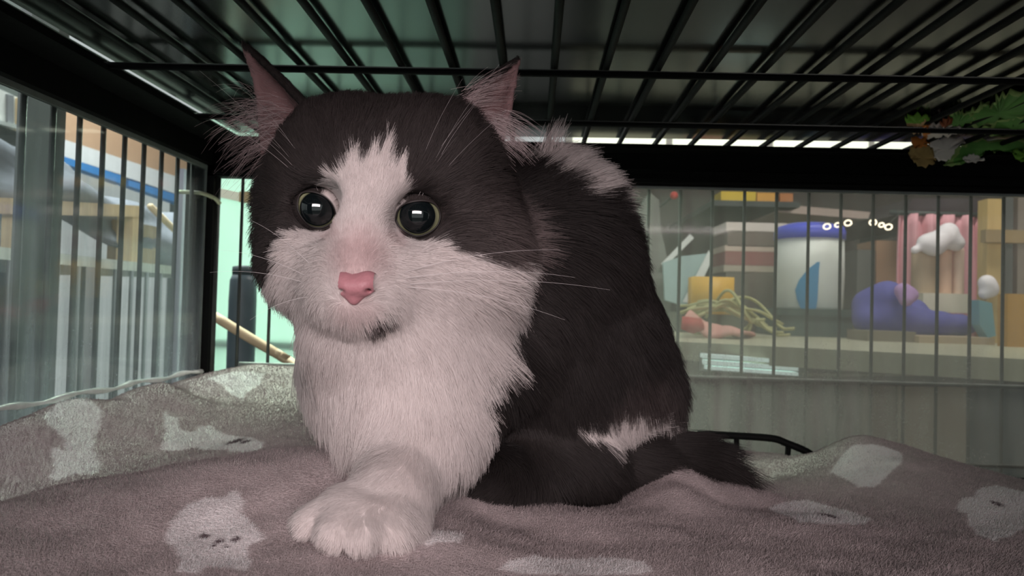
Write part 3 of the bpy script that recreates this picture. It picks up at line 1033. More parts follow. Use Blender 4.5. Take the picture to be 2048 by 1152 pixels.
VN, FN = body_normals(VC, FC)
cen = VC.mean(0)
if np.sum(VN * (VC - cen)) < 0: VN = -VN; FC = FC[:, ::-1]; FN = -FN
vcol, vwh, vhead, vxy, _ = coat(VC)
il, ir, inn = ear_info(VC, VN)
EARPK = np.array([.27, .165, .165])
vcol = np.where((inn & ((vxy[:, 1] < 330)))[:, None], EARPK[None], vcol)
vcol = np.where(((il | ir) & ~inn)[:, None], (DK * 1.3)[None], vcol)
for e in EYES:
    d = np.linalg.norm(VC - e['c'], axis=1)
    vcol = np.where((d < e['r'] * 1.22)[:, None], np.array([.012, .010, .010])[None], vcol)

cat_base = to_world(cs(980, 1000, .37))
cat = thing('cat', 'long-haired dark grey and white cat crouching on the grey fleece blanket', 'cat', cat_base)
me = np_mesh('body', to_world(VC), FC)
set_tint(me, vcol)
skin_m = vcol_material('cat_skin', 0.85, spec=0.1)
body = link('body', me, skin_m, cat)

# --- eyes
def eye_mesh(e):
    c, r = e['c'], e['r']
    gaze = -c / np.linalg.norm(c)
    u = np.cross(gaze, [0, 1, 0]); u /= np.linalg.norm(u); v = np.cross(u, gaze)
    V = [c + gaze * r * 1.10]; A = [0.0]
    nr, ns = 44, 48
    for i in range(1, nr):
        a = math.pi * i / nr
        for k in range(ns):
            t = 2 * math.pi * k / ns
            rr = r * (1 + 0.10 * math.exp(-(a / .75) ** 4))
            V.append(c + rr * (gaze * math.cos(a) + math.sin(a) * (u * math.cos(t) + v * math.sin(t)))); A.append(a)
    V.append(c - gaze * r); A.append(math.pi)
    F4 = []
    for i in range(nr - 2):
        for k in range(ns):
            a, b = 1 + i * ns + k, 1 + i * ns + (k + 1) % ns
            F4.append((a, b, b + ns, a + ns))
    F3 = [(0, 1 + (k + 1) % ns, 1 + k) for k in range(ns)]
    last = 1 + (nr - 2) * ns
    F3 += [(len(V) - 1, last + k, last + (k + 1) % ns) for k in range(ns)]
    return np.array(V), F4 + F3, np.array(A)


eye_m = vcol_material('cat_eye', 0.04, coat=1.0, spec=0.6)
lid_m = vcol_material('eyelid_skin', 0.45, spec=0.4)
LIDS = []


def on_ball(e, px, py, rad):
    """point of a ball of radius rad round the eye centre seen at photo px, py (nearest rim point if off the ball)"""
    d = cs(px, py, 1.0); d = d / np.linalg.norm(d)
    b = d @ e['c']; q = e['c'] @ e['c'] - rad * rad
    h = b * b - q
    if h > 0: return d * (b - math.sqrt(h))
    n = d * b - e['c']
    return e['c'] + n / np.linalg.norm(n) * rad + d * .3 * (np.linalg.norm(n) - rad)


for e in EYES:
    V, Fs, A = eye_mesh(e)
    me = bpy.data.meshes.new('eye')
    me.from_pydata([tuple(x) for x in to_world(V)], [], Fs); me.update()
    bm = bmesh.new(); bm.from_mesh(me); bmesh.ops.recalc_face_normals(bm, faces=bm.faces); bm.to_mesh(me); bm.free()
    pup = sstep(e['pup'] - .02, e['pup'] + .02, A); rim = sstep(e['iris'] - .03, e['iris'] + .05, A)
    irc = np.array([.42, .44, .26])[None] * (0.65 + .6 * sstep(e['pup'], e['iris'], A))[:, None]
    col = np.array([.005, .008, .009])[None] * (1 - pup[:, None]) + irc * pup[:, None]
    col = col * (1 - rim[:, None]) + np.array([.02, .017, .015])[None] * rim[:, None]
    set_tint(me, col)
    eo = link('eye', me, eye_m, cat)
    # eyelid: skin from the opening out over the ball
    op = spline(e['poly'] + [e['poly'][0]], 53)[:-1]; mid = op.mean(0)
    e['open'] = op; e['mid'] = mid
    rings = []
    for f, rad in ((.985, 1.075), (1.0, 1.135), (1.06, 1.16), (1.16, 1.13), (1.32, 1.10), (1.55, 1.08)):
        rings.append(np.array([on_ball(e, *(mid + (o - mid) * f), e['r'] * rad) for o in op]))
    V = np.concatenate(rings); n = len(op)
    Fq = [(i * n + k, i * n + (k + 1) % n, (i + 1) * n + (k + 1) % n, (i + 1) * n + k) for i in range(len(rings) - 1) for k in range(n)]
    lo_ = pyd('eyelid', to_world(V), Fq, lid_m, cat)
    lc, _, _, _, _ = coat(V, 0)
    lc[:3 * n] = (.010, .008, .008)
    px_ = 1024 + V[:, 0] / V[:, 2] * F_PX
    up_ = (576 - V[:, 1] / V[:, 2] * F_PX < mid[1] - 4) & ((px_ < 642) | (px_ > 816))
    lc[up_] = DKH * .7
    set_tint(lo_.data, lc)
    LIDS.append((e, rings))

# --- nose leather
nf = Field(cs(655, 625, .268), cs(770, 535, .312), .0006)
fld_keep = fld; fld = nf
K((687, 564, .2885), (737, 562, .2875), 15, 15, .004)
K((696, 574, .2855), (727, 573, .2850), 17, 17, .004)
K((681, 566, .2885), (707, 599, .2880), 12, 6, .004)
K((742, 565, .2880), (709, 599, .2880), 12, 6, .004)
K((672, 560, .2925), (690, 564, .288), 9, 13, .004)
K((749, 558, .2930), (734, 562, .288), 8, 12, .004)
K((688, 590, .2800), (680, 577, .289), 4.0, 3.5, .002, True)
K((729, 588, .2795), (742, 575, .289), 4.0, 3.5, .002, True)
K((708, 612, .2795), (709, 588, .2800), 2.2, 2.0, .002, True)
Vn, Fn = fld.mesh(); fld = fld_keep
me = np_mesh('nose', to_world(Vn), Fn)
bm = bmesh.new(); bm.from_mesh(me); bmesh.ops.recalc_face_normals(bm, faces=bm.faces); bm.to_mesh(me); bm.free()
nose_m = mat('pink_nose_leather', (192, 134, 141), rough=0.5, noise=0.12, scale=500, bump=0.15)
link('nose', me, nose_m, cat)

# --- fur
GUIDES = []          # position, flow direction, hair length, lift


def G(px, py, w, d, L, lift=.25):
    GUIDES.append((cs(px, py, w), np.array(d, float), L, lift))


G(708, 560, .290, (0, 1, .5), .0022, .10); G(718, 500, .303, (0, 1, .6), .0032, .12); G(726, 430, .316, (0, 1, .5), .0045, .15)
G(735, 370, .325, (0, 1, .4), .0075, .2); G(760, 300, .325, (0.03, 1, .5), .0110, .2); G(780, 220, .340, (0, .6, 1), .009, .2)
G(700, 300, .330, (-.15, 1, .5), .010, .2); G(850, 300, .325, (.15, 1, .5), .010, .2)
G(660, 385, .325, (-.2, 1, .4), .006, .15); G(805, 390, .321, (.2, 1, .4), .006, .15)
G(600, 380, .335, (-.7, .5, .5), .006, .15); G(880, 385, .328, (.7, .5, .4), .006, .15)
G(590, 470, .336, (-.9, -.2, .5), .0075, .2); G(660, 470, .327, (-.6, -.5, .3), .0035, .12); G(800, 480, .318, (.6, -.5, .3), .0035, .12); G(885, 475, .326, (.9, -.15, .4), .0085, .2)
G(660, 540, .310, (-.8, -.4, .4), .0058, .22); G(770, 550, .303, (.8, -.3, .4), .006, .22); G(672, 590, .305, (-.6, -.7, .3), .0068, .25); G(745, 595, .302, (.6, -.7, .3), .0068, .25)
G(690, 610, .305, (-.3, -1, .2), .0065, .25); G(720, 630, .305, (0, -1, .3), .008, .25); G(765, 620, .308, (.5, -.8, .2), .008, .25)
G(560, 480, .350, (-.8, -.5, .5), .014, .3); G(540, 400, .36, (-.8, -.2, .5), .012, .3); G(600, 580, .340, (-.5, -.9, .3), .014, .25); G(570, 560, .35, (-.6, -.9, .3), .016, .3)
G(850, 560, .320, (.7, -.6, .3), .010, .2); G(950, 520, .335, (.8, -.5, .5), .016, .3); G(1010, 470, .35, (.8, -.3, .6), .018, .3); G(1000, 400, .355, (.8, .1, .6), .015, .3); G(930, 400, .335, (.8, .1, .5), .010, .2)
G(980, 580, .345, (.7, -.8, .4), .020, .35); G(1000, 330, .365, (.8, .1, .6), .016, .3); G(560, 330, .362, (-.8, .1, .5), .014, .3)
G(900, 300, .345, (.4, .7, .6), .009, .2); G(620, 280, .350, (-.4, .8, .6), .009, .2)
G(760, 700, .325, (-.05, -1, -.05), .020, .25); G(640, 700, .335, (-.15, -1, 0), .020, .2); G(880, 690, .330, (.3, -1, 0), .022, .3); G(980, 680, .350, (.65, -.8, .2), .024, .4)
G(720, 820, .325, (-.1, -1, -.1), .020, .3); G(830, 800, .325, (.1, -1, -.1), .015, .2); G(640, 800, .34, (.1, -1, -.05), .018, .2)
G(920, 800, .330, (.5, -.8, 0), .013, .3); G(930, 900, .320, (.4, -.9, -.1), .011, .3); G(850, 900, .310, (-.2, -1, -.3), .008, .2); G(760, 930, .305, (-.6, -.6, -.3), .010, .3)
G(800, 1000, .285, (-.5, -.7, -.4), .006, .2); G(690, 1010, .268, (-.8, -.5, -.4), .0055, .2); G(640, 1050, .262, (-.7, -.7, -.2), .0045, .2); G(720, 1070, .260, (-.1, -1, -.2), .0045, .2); G(800, 1060, .268, (.2, -1, 0), .006, .2)
G(700, 890, .345, (-.1, -1, -.2), .009, .2)
G(1050, 350, .40, (.6, .1, .7), .020, .3); G(1120, 330, .42, (.8, .25, .5), .026, .4); G(1220, 420, .45, (.8, -.4, .5), .018, .25); G(1290, 520, .455, (.6, -.8, .4), .015, .25)
G(1100, 500, .40, (.8, -.5, .4), .020, .2); G(1150, 620, .41, (.6, -.8, .2), .020, .2); G(1330, 650, .46, (.3, -1, .1), .015, .3); G(1310, 770, .45, (-.1, -1, 0), .022, .3)
G(1200, 740, .41, (.3, -1, 0), .022, .2); G(1050, 700, .375, (.5, -.9, .2), .018, .2); G(1080, 820, .372, (.3, -1, .0), .016, .2); G(1000, 880, .36, (-.1, -1, 0), .012, .2)
G(1000, 980, .345, (-.7, -.5, -.1), .010, .25); G(1180, 900, .39, (.5, -.5, 0), .014, .2); G(1160, 990, .385, (.3, -.5, -.1), .012, .2)
G(1290, 880, .415, (1, -.15, 0), .020, .2); G(1380, 900, .425, (1, -.35, 0), .026, .2); G(1460, 940, .435, (1, -.5, 0), .022, .15)
G(1250, 820, .41, (.15, -1, -.1), .014, .2)
GP = np.array([g[0] for g in GUIDES]); GD = np.array([g[1] / np.linalg.norm(g[1]) for g in GUIDES])
GL = np.array([g[2] for g in GUIDES]); GF = np.array([g[3] for g in GUIDES])


def guide(p):
    d2 = (p ** 2).sum(1)[:, None] + (GP ** 2).sum(1)[None] - 2 * p @ GP.T
    w = 1 / (np.maximum(d2, 0) + 2e-5) ** 2
    w /= w.sum(1, keepdims=True)
    return w @ GD, w @ GL, w @ GF


def sample_body(n):
    T = np.concatenate([FC[:, [0, 1, 2]], FC[:, [0, 2, 3]]])
    a, b, c = VC[T[:, 0]], VC[T[:, 1]], VC[T[:, 2]]
    ctr = (a + b + c) / 3
    ar = .5 * np.linalg.norm(np.cross(b - a, c - a), axis=1)
    nn = (VN[T[:, 0]] + VN[T[:, 1]] + VN[T[:, 2]]) / 3
    side = (nn * -ctr).sum(1) / (np.linalg.norm(ctr, axis=1) + 1e-9)     # thin out what faces far away
    dens = ar * np.where(side < -.45, .25, 1.0)
    # short coats need more hairs
    _, L, _ = guide(ctr)
    dens *= np.clip(.012 / L, .8, 3.2)
    pick = rng.choice(len(T), n, p=dens / dens.sum())
    u = rng.random(n); v = rng.random(n); f = u + v > 1; u[f] = 1 - u[f]; v[f] = 1 - v[f]
    t = T[pick]
    p = VC[t[:, 0]] * (1 - u - v)[:, None] + VC[t[:, 1]] * u[:, None] + VC[t[:, 2]] * v[:, None]
    m = VN[t[:, 0]] * (1 - u - v)[:, None] + VN[t[:, 1]] * u[:, None] + VN[t[:, 2]] * v[:, None]
    return p, m / np.linalg.norm(m, axis=1, keepdims=True)


def strands(p, m, d, L, lift, k=6, clump=.35, cell=.006, frizz=.10):
    """bend strands of length L from roots p (skin normal m) along flow d"""
    n = len(p)
    t = d - (d * m).sum(1, keepdims=True) * m
    t /= np.linalg.norm(t, axis=1, keepdims=True) + 1e-9
    wob = np.stack([vnoise(p + o, 75) - .5 for o in (0, 1.7, 3.9)], 1) * .55 + np.stack([vnoise(p + o, 230) - .5 for o in (0, 1.7, 3.9)], 1) * .45
    t = t + wob + rng.normal(0, frizz, (n, 3)); t -= (t * m).sum(1, keepdims=True) * m * .6
    t /= np.linalg.norm(t, axis=1, keepdims=True) + 1e-9
    s = np.linspace(0, 1, k)
    up = (lift * (.7 + .6 * rng.random(n)))[:, None]
    # starts up, lies down along the flow
    P = p[:, None] + (L[:, None, None]) * (m[:, None] * (up[:, None] * (s - .28 * s ** 2)[None, :, None] * 1.3) + t[:, None] * (s ** 1.25)[None, :, None])
    # tips gather into locks
    if clump > 0:
        npar = max(8, int(n / 45))
        par = rng.choice(n, npar, replace=False)
        kd = kdtree.KDTree(npar)
        for i, j in enumerate(par): kd.insert(p[j], i)
        kd.balance()
        near = np.array([par[kd.find(q)[1]] for q in p])
        dist = np.linalg.norm(p - p[near], axis=1)
        ok = (dist < cell)[:, None, None]
        wgt = (clump * s ** 1.5)[None, :, None] * ok * (.5 + rng.random(n))[:, None, None]
        P = P * (1 - wgt) + (P[near] + (p - p[near])[:, None] * .15) * wgt
    return P


fur_m = hair_material('cat_fur', .035, .72)


def eye_clear(p):
    ok = np.ones(len(p), bool)
    q = np.stack([1024 + p[:, 0] / p[:, 2] * F_PX, 576 - p[:, 1] / p[:, 2] * F_PX], 1)
    for e in EYES:
        m = np.linalg.norm(p - e['c'], axis=1) < e['r'] * 1.9
        if m.any(): ok[np.where(m)[0][poly_sd(q[m], e['open']) < 5]] = False
    return ok


def grow(n):
    p, m = sample_body(n)
    for e, rings in LIDS:                       # short hairs on the lids themselves
        R = np.array(rings[2:]); k = 3200
        i = rng.integers(0, len(R) - 1, k); j = rng.integers(0, R.shape[1], k); f = rng.random((k, 1)); g = rng.random((k, 1))
        j2 = (j + 1) % R.shape[1]
        q = (R[i, j] * (1 - f) + R[i + 1, j] * f) * (1 - g) + (R[i, j2] * (1 - f) + R[i + 1, j2] * f) * g
        nn = q - e['c']; nn /= np.linalg.norm(nn, axis=1, keepdims=True)
        p = np.concatenate([p, q]); m = np.concatenate([m, nn])
    n = len(p)
    il, ir, inn = ear_info(p, m)
    d, L, lift = guide(p)
    col, wht, head, xy, pk = coat(p)
    lid = np.arange(n) >= n - 3200 * len(LIDS)
    for e, rings in LIDS:
        top = lid & (np.linalg.norm(p - e['c'], axis=1) < e['r'] * 1.3) & (576 - p[:, 1] / p[:, 2] * F_PX < e['mid'][1] - 6)
        px_ = 1024 + p[:, 0] / p[:, 2] * F_PX; top &= (px_ < 642) | (px_ > 816)
        col = np.where(top[:, None], DKH[None], col); wht = np.where(top, 0, wht)
    keep = eye_clear(p)
    # the nose leather stays bare
    sx_ = 1024 + p[:, 0] / p[:, 2] * F_PX; sy_ = 576 - p[:, 1] / p[:, 2] * F_PX
    nz = poly_sd(np.stack([sx_, sy_], 1), [(676, 562), (745, 560), (742, 572), (709, 602), (690, 590), (678, 574)]) < 0
    keep &= ~(nz & (p[:, 2] < .300))
    e = il | ir
    dl = cs(487, 88, .372) - p; dr = cs(1037, 116, .366) - p
    td = np.where(il[:, None], dl, dr); td /= np.linalg.norm(td, axis=1, keepdims=True)
    outw = np.where(il[:, None], np.array([-.6, -.15, -.2])[None], np.array([.75, .05, -.1])[None])
    d = np.where((e & ~inn)[:, None], td, d)
    d = np.where((e & inn)[:, None], td * .6 + outw, d)
    L = np.where(e, np.where(inn, .0035, .0026), L)
    lift = np.where(e, .10, lift)
    thin = e & inn & (xy[:, 1] < 310) & (rng.random(n) < .80)
    keep &= ~thin
    col = np.where((e & inn & (xy[:, 1] < 320))[:, None], np.array([.27, .19, .19])[None] * (.6 + .8 * rng.random((n, 1))), col)
    col = np.where((e & ~inn)[:, None], (DK * 1.25)[None], col)
    # eyes: hairs around lie away from the opening
    for ey in EYES:
        q = p - ey['c']; dd = np.linalg.norm(q, axis=1); nearw = sstep(ey['r'] * 2.0, ey['r'] * 1.1, dd)[:, None]
        ax = ey['c'] / np.linalg.norm(ey['c']); o = q - (q @ ax)[:, None] * ax; o /= np.linalg.norm(o, axis=1, keepdims=True) + 1e-9
        d = d * (1 - nearw * .8) + o * nearw * .8
        L = L * (1 - .55 * nearw[:, 0]); lift = lift * (1 - .5 * nearw[:, 0])
    L = L * (.65 + .6 * rng.random(n)) * (.85 + .35 * vnoise(p, 60))
    p, m, d, L, lift, col, wht = (a[keep] for a in (p, m, d, L, lift, col, wht))
    P = strands(p, m, d, L, lift)
    n = len(p)
    var = (.78 + .44 * rng.random((n, 1))) * (.86 + .28 * vnoise(p, 300))[:, None]
    col = np.clip(col * np.where(wht[:, None] > .5, .90 + .10 * var, var), 0, 1)
    dist = np.linalg.norm(p, axis=1)
    rad = np.where(L < .007, .00007, .000095) * (.7 + .6 * rng.random(n)) * np.clip(dist / .34, .8, 1.6)
    return P, rad, col, m


P, rad, col, m = grow(FUR_N)
EXTRA_P, EXTRA_R, EXTRA_C, EXTRA_M = [], [], [], []


def tuft(roots, dirs, n, L, spread, c, r=.00008, bend=(0, -.3, 0), rspread=.002, k=8):
    """long loose hairs between guide roots"""
    roots = np.array(roots); dirs = np.array(dirs, float)
    s = rng.random(n) * (len(roots) - 1); i = np.minimum(s.astype(int), len(roots) - 2); f = (s - i)[:, None]
    p = roots[i] * (1 - f) + roots[i + 1] * f + rng.normal(0, rspread, (n, 3))
    d = dirs[i] * (1 - f) + dirs[i + 1] * f + rng.normal(0, spread, (n, 3))
    d /= np.linalg.norm(d, axis=1, keepdims=True)
    LL = (L * (.5 + .7 * rng.random(n)))[:, None, None]
    u = np.linspace(0, 1, k)[None, :, None]
    EXTRA_P.append(p[:, None] + LL * (d[:, None] * u + np.array(bend)[None, None] * u ** 2))
    EXTRA_R.append(np.full(n, r)); EXTRA_C.append(np.clip(np.array(c)[None] * (.7 + .6 * rng.random((n, 1))), 0, 1))
    EXTRA_M.append(np.tile(np.array([[0, .3, -.95]]), (n, 1)))


pale = (.46, .36, .36)
# ear furnishings: from the front edge across the opening, and out past the outer edge
tuft([cs(590, 285, .347), cs(565, 245, .352), cs(545, 205, .360)], [(-.9, -.1, -.2), (-.95, .1, -.1), (-.9, .3, 0)], 130, .024, .26, (.32, .25, .25), bend=(-.1, -.45, 0), rspread=.004)
tuft([cs(545, 305, .362), cs(525, 255, .366), cs(512, 200, .370)], [(-.8, -.3, -.2), (-.95, 0, 0), (-.8, .3, 0)], 170, .020, .32, (.24, .19, .19), bend=(0, -.5, 0), rspread=.004)
tuft([cs(880, 275, .337), cs(905, 230, .344), cs(945, 180, .354)], [(.9, .05, -.1), (.9, .3, -.1), (.75, .6, 0)], 330, .022, .12, pale, bend=(0, -.15, .1))
tuft([cs(945, 265, .350), cs(975, 248, .358), cs(1000, 235, .362)], [(.95, -.15, 0), (.95, -.1, .1), (.9, .0, .1)], 220, .018, .13, (.52, .43, .43), bend=(.1, -.50, .1), rspread=.003)
tuft([cs(935, 300, .346), cs(980, 300, .356)], [(.3, -.9, -.1), (.4, -.85, 0)], 200, .012, .18, (.44, .30, .30), bend=(.1, 0, 0))
# flyaway tuft on the nape
tuft([cs(1085, 300, .420), cs(1118, 290, .425)], [(.35, 1, .1), (.25, 1, .1)], 170, .014, .14, (.62, .55, .54), bend=(.1, 0, 0))
tuft([cs(1110, 305, .425), cs(1190, 360, .445), cs(1230, 400, .455)], [(.6, .7, .2), (.8, .45, .2), (.8, .2, .2)], 900, .014, .22, (.60, .53, .52), bend=(.1, -.3, 0))
# tail wisps
tuft([cs(1400, 915, .436), cs(1450, 935, .436), cs(1475, 945, .436)], [(.9, -.4, 0), (.9, -.45, 0), (.95, -.4, 0)], 700, .022, .16, tuple(DK), bend=(0, -.1, 0), rspread=.003)
# brow hairs standing up from above the eyes
tuft([cs(618, 378, .326), cs(640, 374, .322)], [(-.55, .8, -.3), (-.35, .9, -.3)], 6, .052, .12, (.50, .46, .46), r=.00006, bend=(-.2, -.05, 0), rspread=.0012)
tuft([cs(828, 388, .317), cs(850, 386, .319)], [(.35, .9, -.3), (.5, .8, -.3)], 6, .054, .11, (.50, .46, .46), r=.00006, bend=(.2, 0, 0), rspread=.0012)

K6 = P.shape[1]


def resample(Q, k):
    if Q.shape[1] == k: return Q
    s = np.linspace(0, Q.shape[1] - 1, k); i = np.minimum(s.astype(int), Q.shape[1] - 2); f = (s - i)[None, :, None]
    return Q[:, i] * (1 - f) + Q[:, i + 1] * f


P = np.concatenate([P] + [resample(q, K6) for q in EXTRA_P]); rad = np.concatenate([rad] + EXTRA_R)
col = np.concatenate([col] + EXTRA_C); m = np.concatenate([m] + EXTRA_M)
fur = hair_object('fur', to_world(P.reshape(-1, 3)).reshape(P.shape), rad, col, m @ ROT, fur_m, cat)
fur['kind'] = 'stuff'

# --- whiskers
wp = []
whisk = []
for (rx, ry, rw, tx, ty, tw) in [
    (648, 572, .300, 440, 500, .31), (652, 580, .300, 420, 545, .31), (650, 560, .302, 500, 440, .31),
    (664, 592, .300, 500, 640, .30), 
    (790, 560, .298, 1150, 555, .31), (800, 574, .298, 1130, 640, .31), (785, 552, .298, 1120, 500, .32),
    (805, 570, .298, 1220, 580, .33)]:
    a, b = cs(rx, ry, rw), cs(tx, ty, tw)
    mid = (a + b) / 2 + np.array([0, .006, -.004])
    s = np.linspace(0, 1, 12)[:, None]
    whisk.append((1 - s) ** 2 * a + 2 * s * (1 - s) * mid + s ** 2 * b)
wk = np.array(whisk)
wo = hair_object('whiskers', to_world(wk.reshape(-1, 3)).reshape(wk.shape), np.full(len(wk), .00009), np.tile([[.75, .70, .70]], (len(wk), 1)),
                 np.tile(np.array([[0, .4, -.9]]), (len(wk), 1)) @ ROT, hair_material('whisker_hair', .2, .5), cat, .2)
wo['kind'] = 'stuff'

# ------------------------------------------------------------------ garland lying on the roof wires
leaf_m = mat('green_cloth_leaf', (104, 166, 78), rough=0.7, noise=0.35, scale=60, bump=0.2)
leaf_edge = mat('pale_leaf_edge', (158, 190, 112), rough=0.7, noise=0.2, scale=80)
petal_m = mat('white_cloth_petal', (240, 232, 226), rough=0.8, noise=0.12, scale=60)
orange_m = mat('orange_petal', (226, 140, 62), rough=0.8, noise=0.3, scale=90)
peach_m = mat('tan_petal', (222, 184, 140), rough=0.8, noise=0.25, scale=120)
gar = thing('artificial_flower_garland', 'green leafy artificial garland with white and orange flowers on the roof wires', 'garland', atz(1930, 255, 0.343))


def leaf(name, poly, m, thick=0.0012, wave=0.0025, edge=None, parent=None, ruffle=.035):
    """cupped leaf or petal from an outline of points in space"""
    P = np.array(poly); c = P.mean(0)
    if ruffle:
        P = spline(list(P) + [P[0]], 4 * len(P) + 1)[:-1]
        P = P + (P - c) * np.array([[ruffle * math.sin(k * 2.1) + ruffle * .6 * math.sin(k * 5.3)] for k in range(len(P))])
    n = len(P)
    rings = []
    for f in (1.0, .84, .5):
        R = c + (P - c) * f
        R = R + np.array([[0, 0, wave * (math.sin(k * 2.4) * f - (1 - f) * 1.3)] for k in range(n)])
        rings.append(R)
    V = np.concatenate(rings + [c[None] - [[0, 0, wave * 1.4]]])
    Fc = []
    for a in range(2):
        for k in range(n): Fc.append((a * n + k, a * n + (k + 1) % n, (a + 1) * n + (k + 1) % n, (a + 1) * n + k))
    for k in range(n): Fc.append((2 * n + k, 2 * n + (k + 1) % n, 3 * n))
    o = pyd(name, V, Fc, m, parent)
    if edge:
        o.data.materials.append(edge)
        for i in range(n): o.data.polygons[i].material_index = 1
    md = o.modifiers.new('thickness', 'SOLIDIFY'); md.thickness = thick
    return o


def zpoly(pts, z): return [atz(x, y, z) for x, y in pts]
def ypoly(pts, y0): return [aty(x, y, y0) for x, y in pts]


ZG = 0.3418
leaf('leaf', zpoly([(1920, 238), (1935, 222), (1955, 215), (1965, 205), (1985, 207), (1998, 190), (2020, 183), (2075, 182), (2120, 215), (2075, 232), (2000, 240), (1950, 252)], ZG), leaf_m, edge=leaf_edge, parent=gar)
leaf('leaf', zpoly([(1885, 244), (1900, 226), (1915, 217), (1928, 224), (1950, 224), (1945, 240), (1920, 252), (1895, 254)], ZG - .0005), leaf_m, edge=leaf_edge, parent=gar)
leaf('leaf', zpoly([(1960, 258), (2000, 238), (2060, 226), (2110, 240), (2070, 262), (2010, 262), (1975, 266)], ZG - .001), leaf_m, edge=leaf_edge, parent=gar)
leaf('leaf', zpoly([(1810, 237), (1820, 229), (1850, 229), (1860, 236), (1840, 241), (1822, 241)], ZG), mat('bright_leaf', (120, 176, 60), rough=.7, noise=.2, scale=80), parent=gar)
leaf('petal', zpoly([(1812, 243), (1832, 237), (1856, 236), (1850, 252), (1835, 263), (1820, 260)], ZG - .001), peach_m, parent=gar)
leaf('petal', zpoly([(1843, 262), (1855, 248), (1878, 245), (1900, 247), (1925, 250), (1915, 262), (1890, 270), (1855, 272)], ZG - .002), petal_m, parent=gar)
leaf('petal', zpoly([(1842, 262), (1846, 250), (1858, 248), (1860, 262), (1852, 271)], ZG - .003), orange_m, parent=gar)
leaf('petal', zpoly([(1880, 246), (1890, 236), (1904, 235), (1900, 244), (1888, 249)], ZG - .003), mat('rust_petal', (150, 76, 40), rough=.8, noise=.3, scale=90), parent=gar)
YG = 0.700
leaf('petal', ypoly([(1855, 276), (1900, 276), (1936, 279), (1915, 292), (1905, 310), (1892, 322), (1872, 318), (1860, 300)], YG), petal_m, wave=.0015, parent=gar)
leaf('petal', ypoly([(1822, 275), (1855, 276), (1857, 288), (1842, 294), (1826, 292)], YG - .001), orange_m, wave=.0015, parent=gar)
leaf('petal', ypoly([(1820, 294), (1855, 290), (1868, 310), (1868, 326), (1845, 334), (1828, 324), (1818, 308)], YG), mat('olive_tan_petal', (176, 148, 92), rough=.8, noise=.4, scale=120), wave=.0015, parent=gar)
leaf('leaf', ypoly([(1905, 300), (1935, 280), (1990, 280), (2060, 282), (2110, 290), (2100, 305), (2040, 304), (1990, 300), (1960, 308), (1930, 320), (1905, 330), (1890, 328)], YG + .006), leaf_m, wave=.002, edge=leaf_edge, parent=gar)
leaf('leaf', ypoly([(2025, 300), (2060, 296), (2110, 298), (2110, 322), (2060, 324), (2030, 316)], YG + .003), mat('bright_leaf', (84, 130, 40)), wave=.002, parent=gar)
leaf('petal', ypoly([(1925, 316), (1940, 309), (1952, 311), (1968, 320), (1945, 325), (1930, 322)], YG + .001), petal_m, wave=.001, parent=gar)
tube_obj('stem', [atz(1830, 258, ZG), atz(1900, 262, ZG), atz(2000, 255, ZG), atz(2100, 240, ZG)], .0012, leaf_m, gar, 6)

# ------------------------------------------------------------------ behind the left corner
mint_m = mat('mint_sheet_plastic', (206, 226, 216), rough=0.4, noise=0.10, scale=5)
_N = mint_m.node_tree.nodes; _L = mint_m.node_tree.links
_t = _N.new('ShaderNodeBsdfTranslucent'); _t.inputs[0].default_value = lin(206, 232, 219)
_x = _N.new('ShaderNodeMixShader'); _x.inputs[0].default_value = 0.55
_L.new(_N['Principled BSDF'].outputs[0], _x.inputs[1]); _L.new(_t.outputs[0], _x.inputs[2])
_L.new(_x.outputs[0], _N['Material Output'].inputs['Surface'])
YM = 1.22
m0, m1 = aty(395, 560, YM), aty(925, 560, YM)
sheet = thing('mint_sheet', 'mint green plastic sheet standing behind the back left wires', 'sheet', (m0[0], YM, FZ))
bm = bmesh.new(); box(bm, (m0[0], YM, FZ), (m1[0], YM + .004, 0.50)); bm_obj('sheet_face', bm, mint_m, sheet)
for k, z in enumerate((0.497, 0.10)):
    box_obj('rail', (m0[0], YM + .004, z - .008), (m1[0], YM + .012, z + .004), mint_m, sheet)
# white banding strap with a beige buckle
sp = [aty(432, 384, 1.19), aty(470, 392, 1.19), aty(515, 404, 1.19), aty(600, 420, 1.19)]
strap = thing('strap', 'white strap with a beige buckle stretched in front of the mint sheet', 'strap', sp[1])
bm = bmesh.new()
for a, b in zip(sp[:-1], sp[1:]):
    h = np.array([0, 0, .0075])
    hexa(bm, [a - h, b - h, b - h + [0, .002, 0], a - h + [0, .002, 0], a + h, b + h, b + h + [0, .002, 0], a + h + [0, .002, 0]])
bm_obj('band', bm, mat('white_strap', (224, 232, 210), rough=.6), strap)
c = aty(492, 394, 1.185); box_obj('buckle', c - [.010, .003, .0085], c + [.010, .003, .0085], mat('beige_buckle', (150, 138, 100), rough=.6), strap)
# dark bottle
b0, b1 = aty(446, 640, 1.05), aty(500, 640, 1.05); zt_ = aty(470, 532, 1.05)[2]
bot_m = mat('slate_plastic', (78, 92, 98), rough=.45, noise=.35, scale=20)
bott = thing('bottle', 'dark slate bottle in front of the mint sheet', 'bottle', ((b0[0] + b1[0]) / 2, 1.07, -.1))
r = (b1[0] - b0[0]) / 2; cc = np.array([(b0[0] + b1[0]) / 2, 1.07, -.1]); H = zt_ + .1
bm = bmesh.new(); lathe(bm, [(r * .9, 0), (r, .012), (r, H - .05), (r * .96, H - .02), (r * .80, H - .012)], cc); bm_obj('bottle_body', bm, bot_m, bott, True)
bm = bmesh.new(); lathe(bm, [(r * .80, H - .012), (r * .82, H - .006), (r * .80, H), (r * .3, H + .002)], cc); bm_obj('bottle_cap', bm, mat('dark_cap', (60, 72, 76), rough=.5), bott, True)
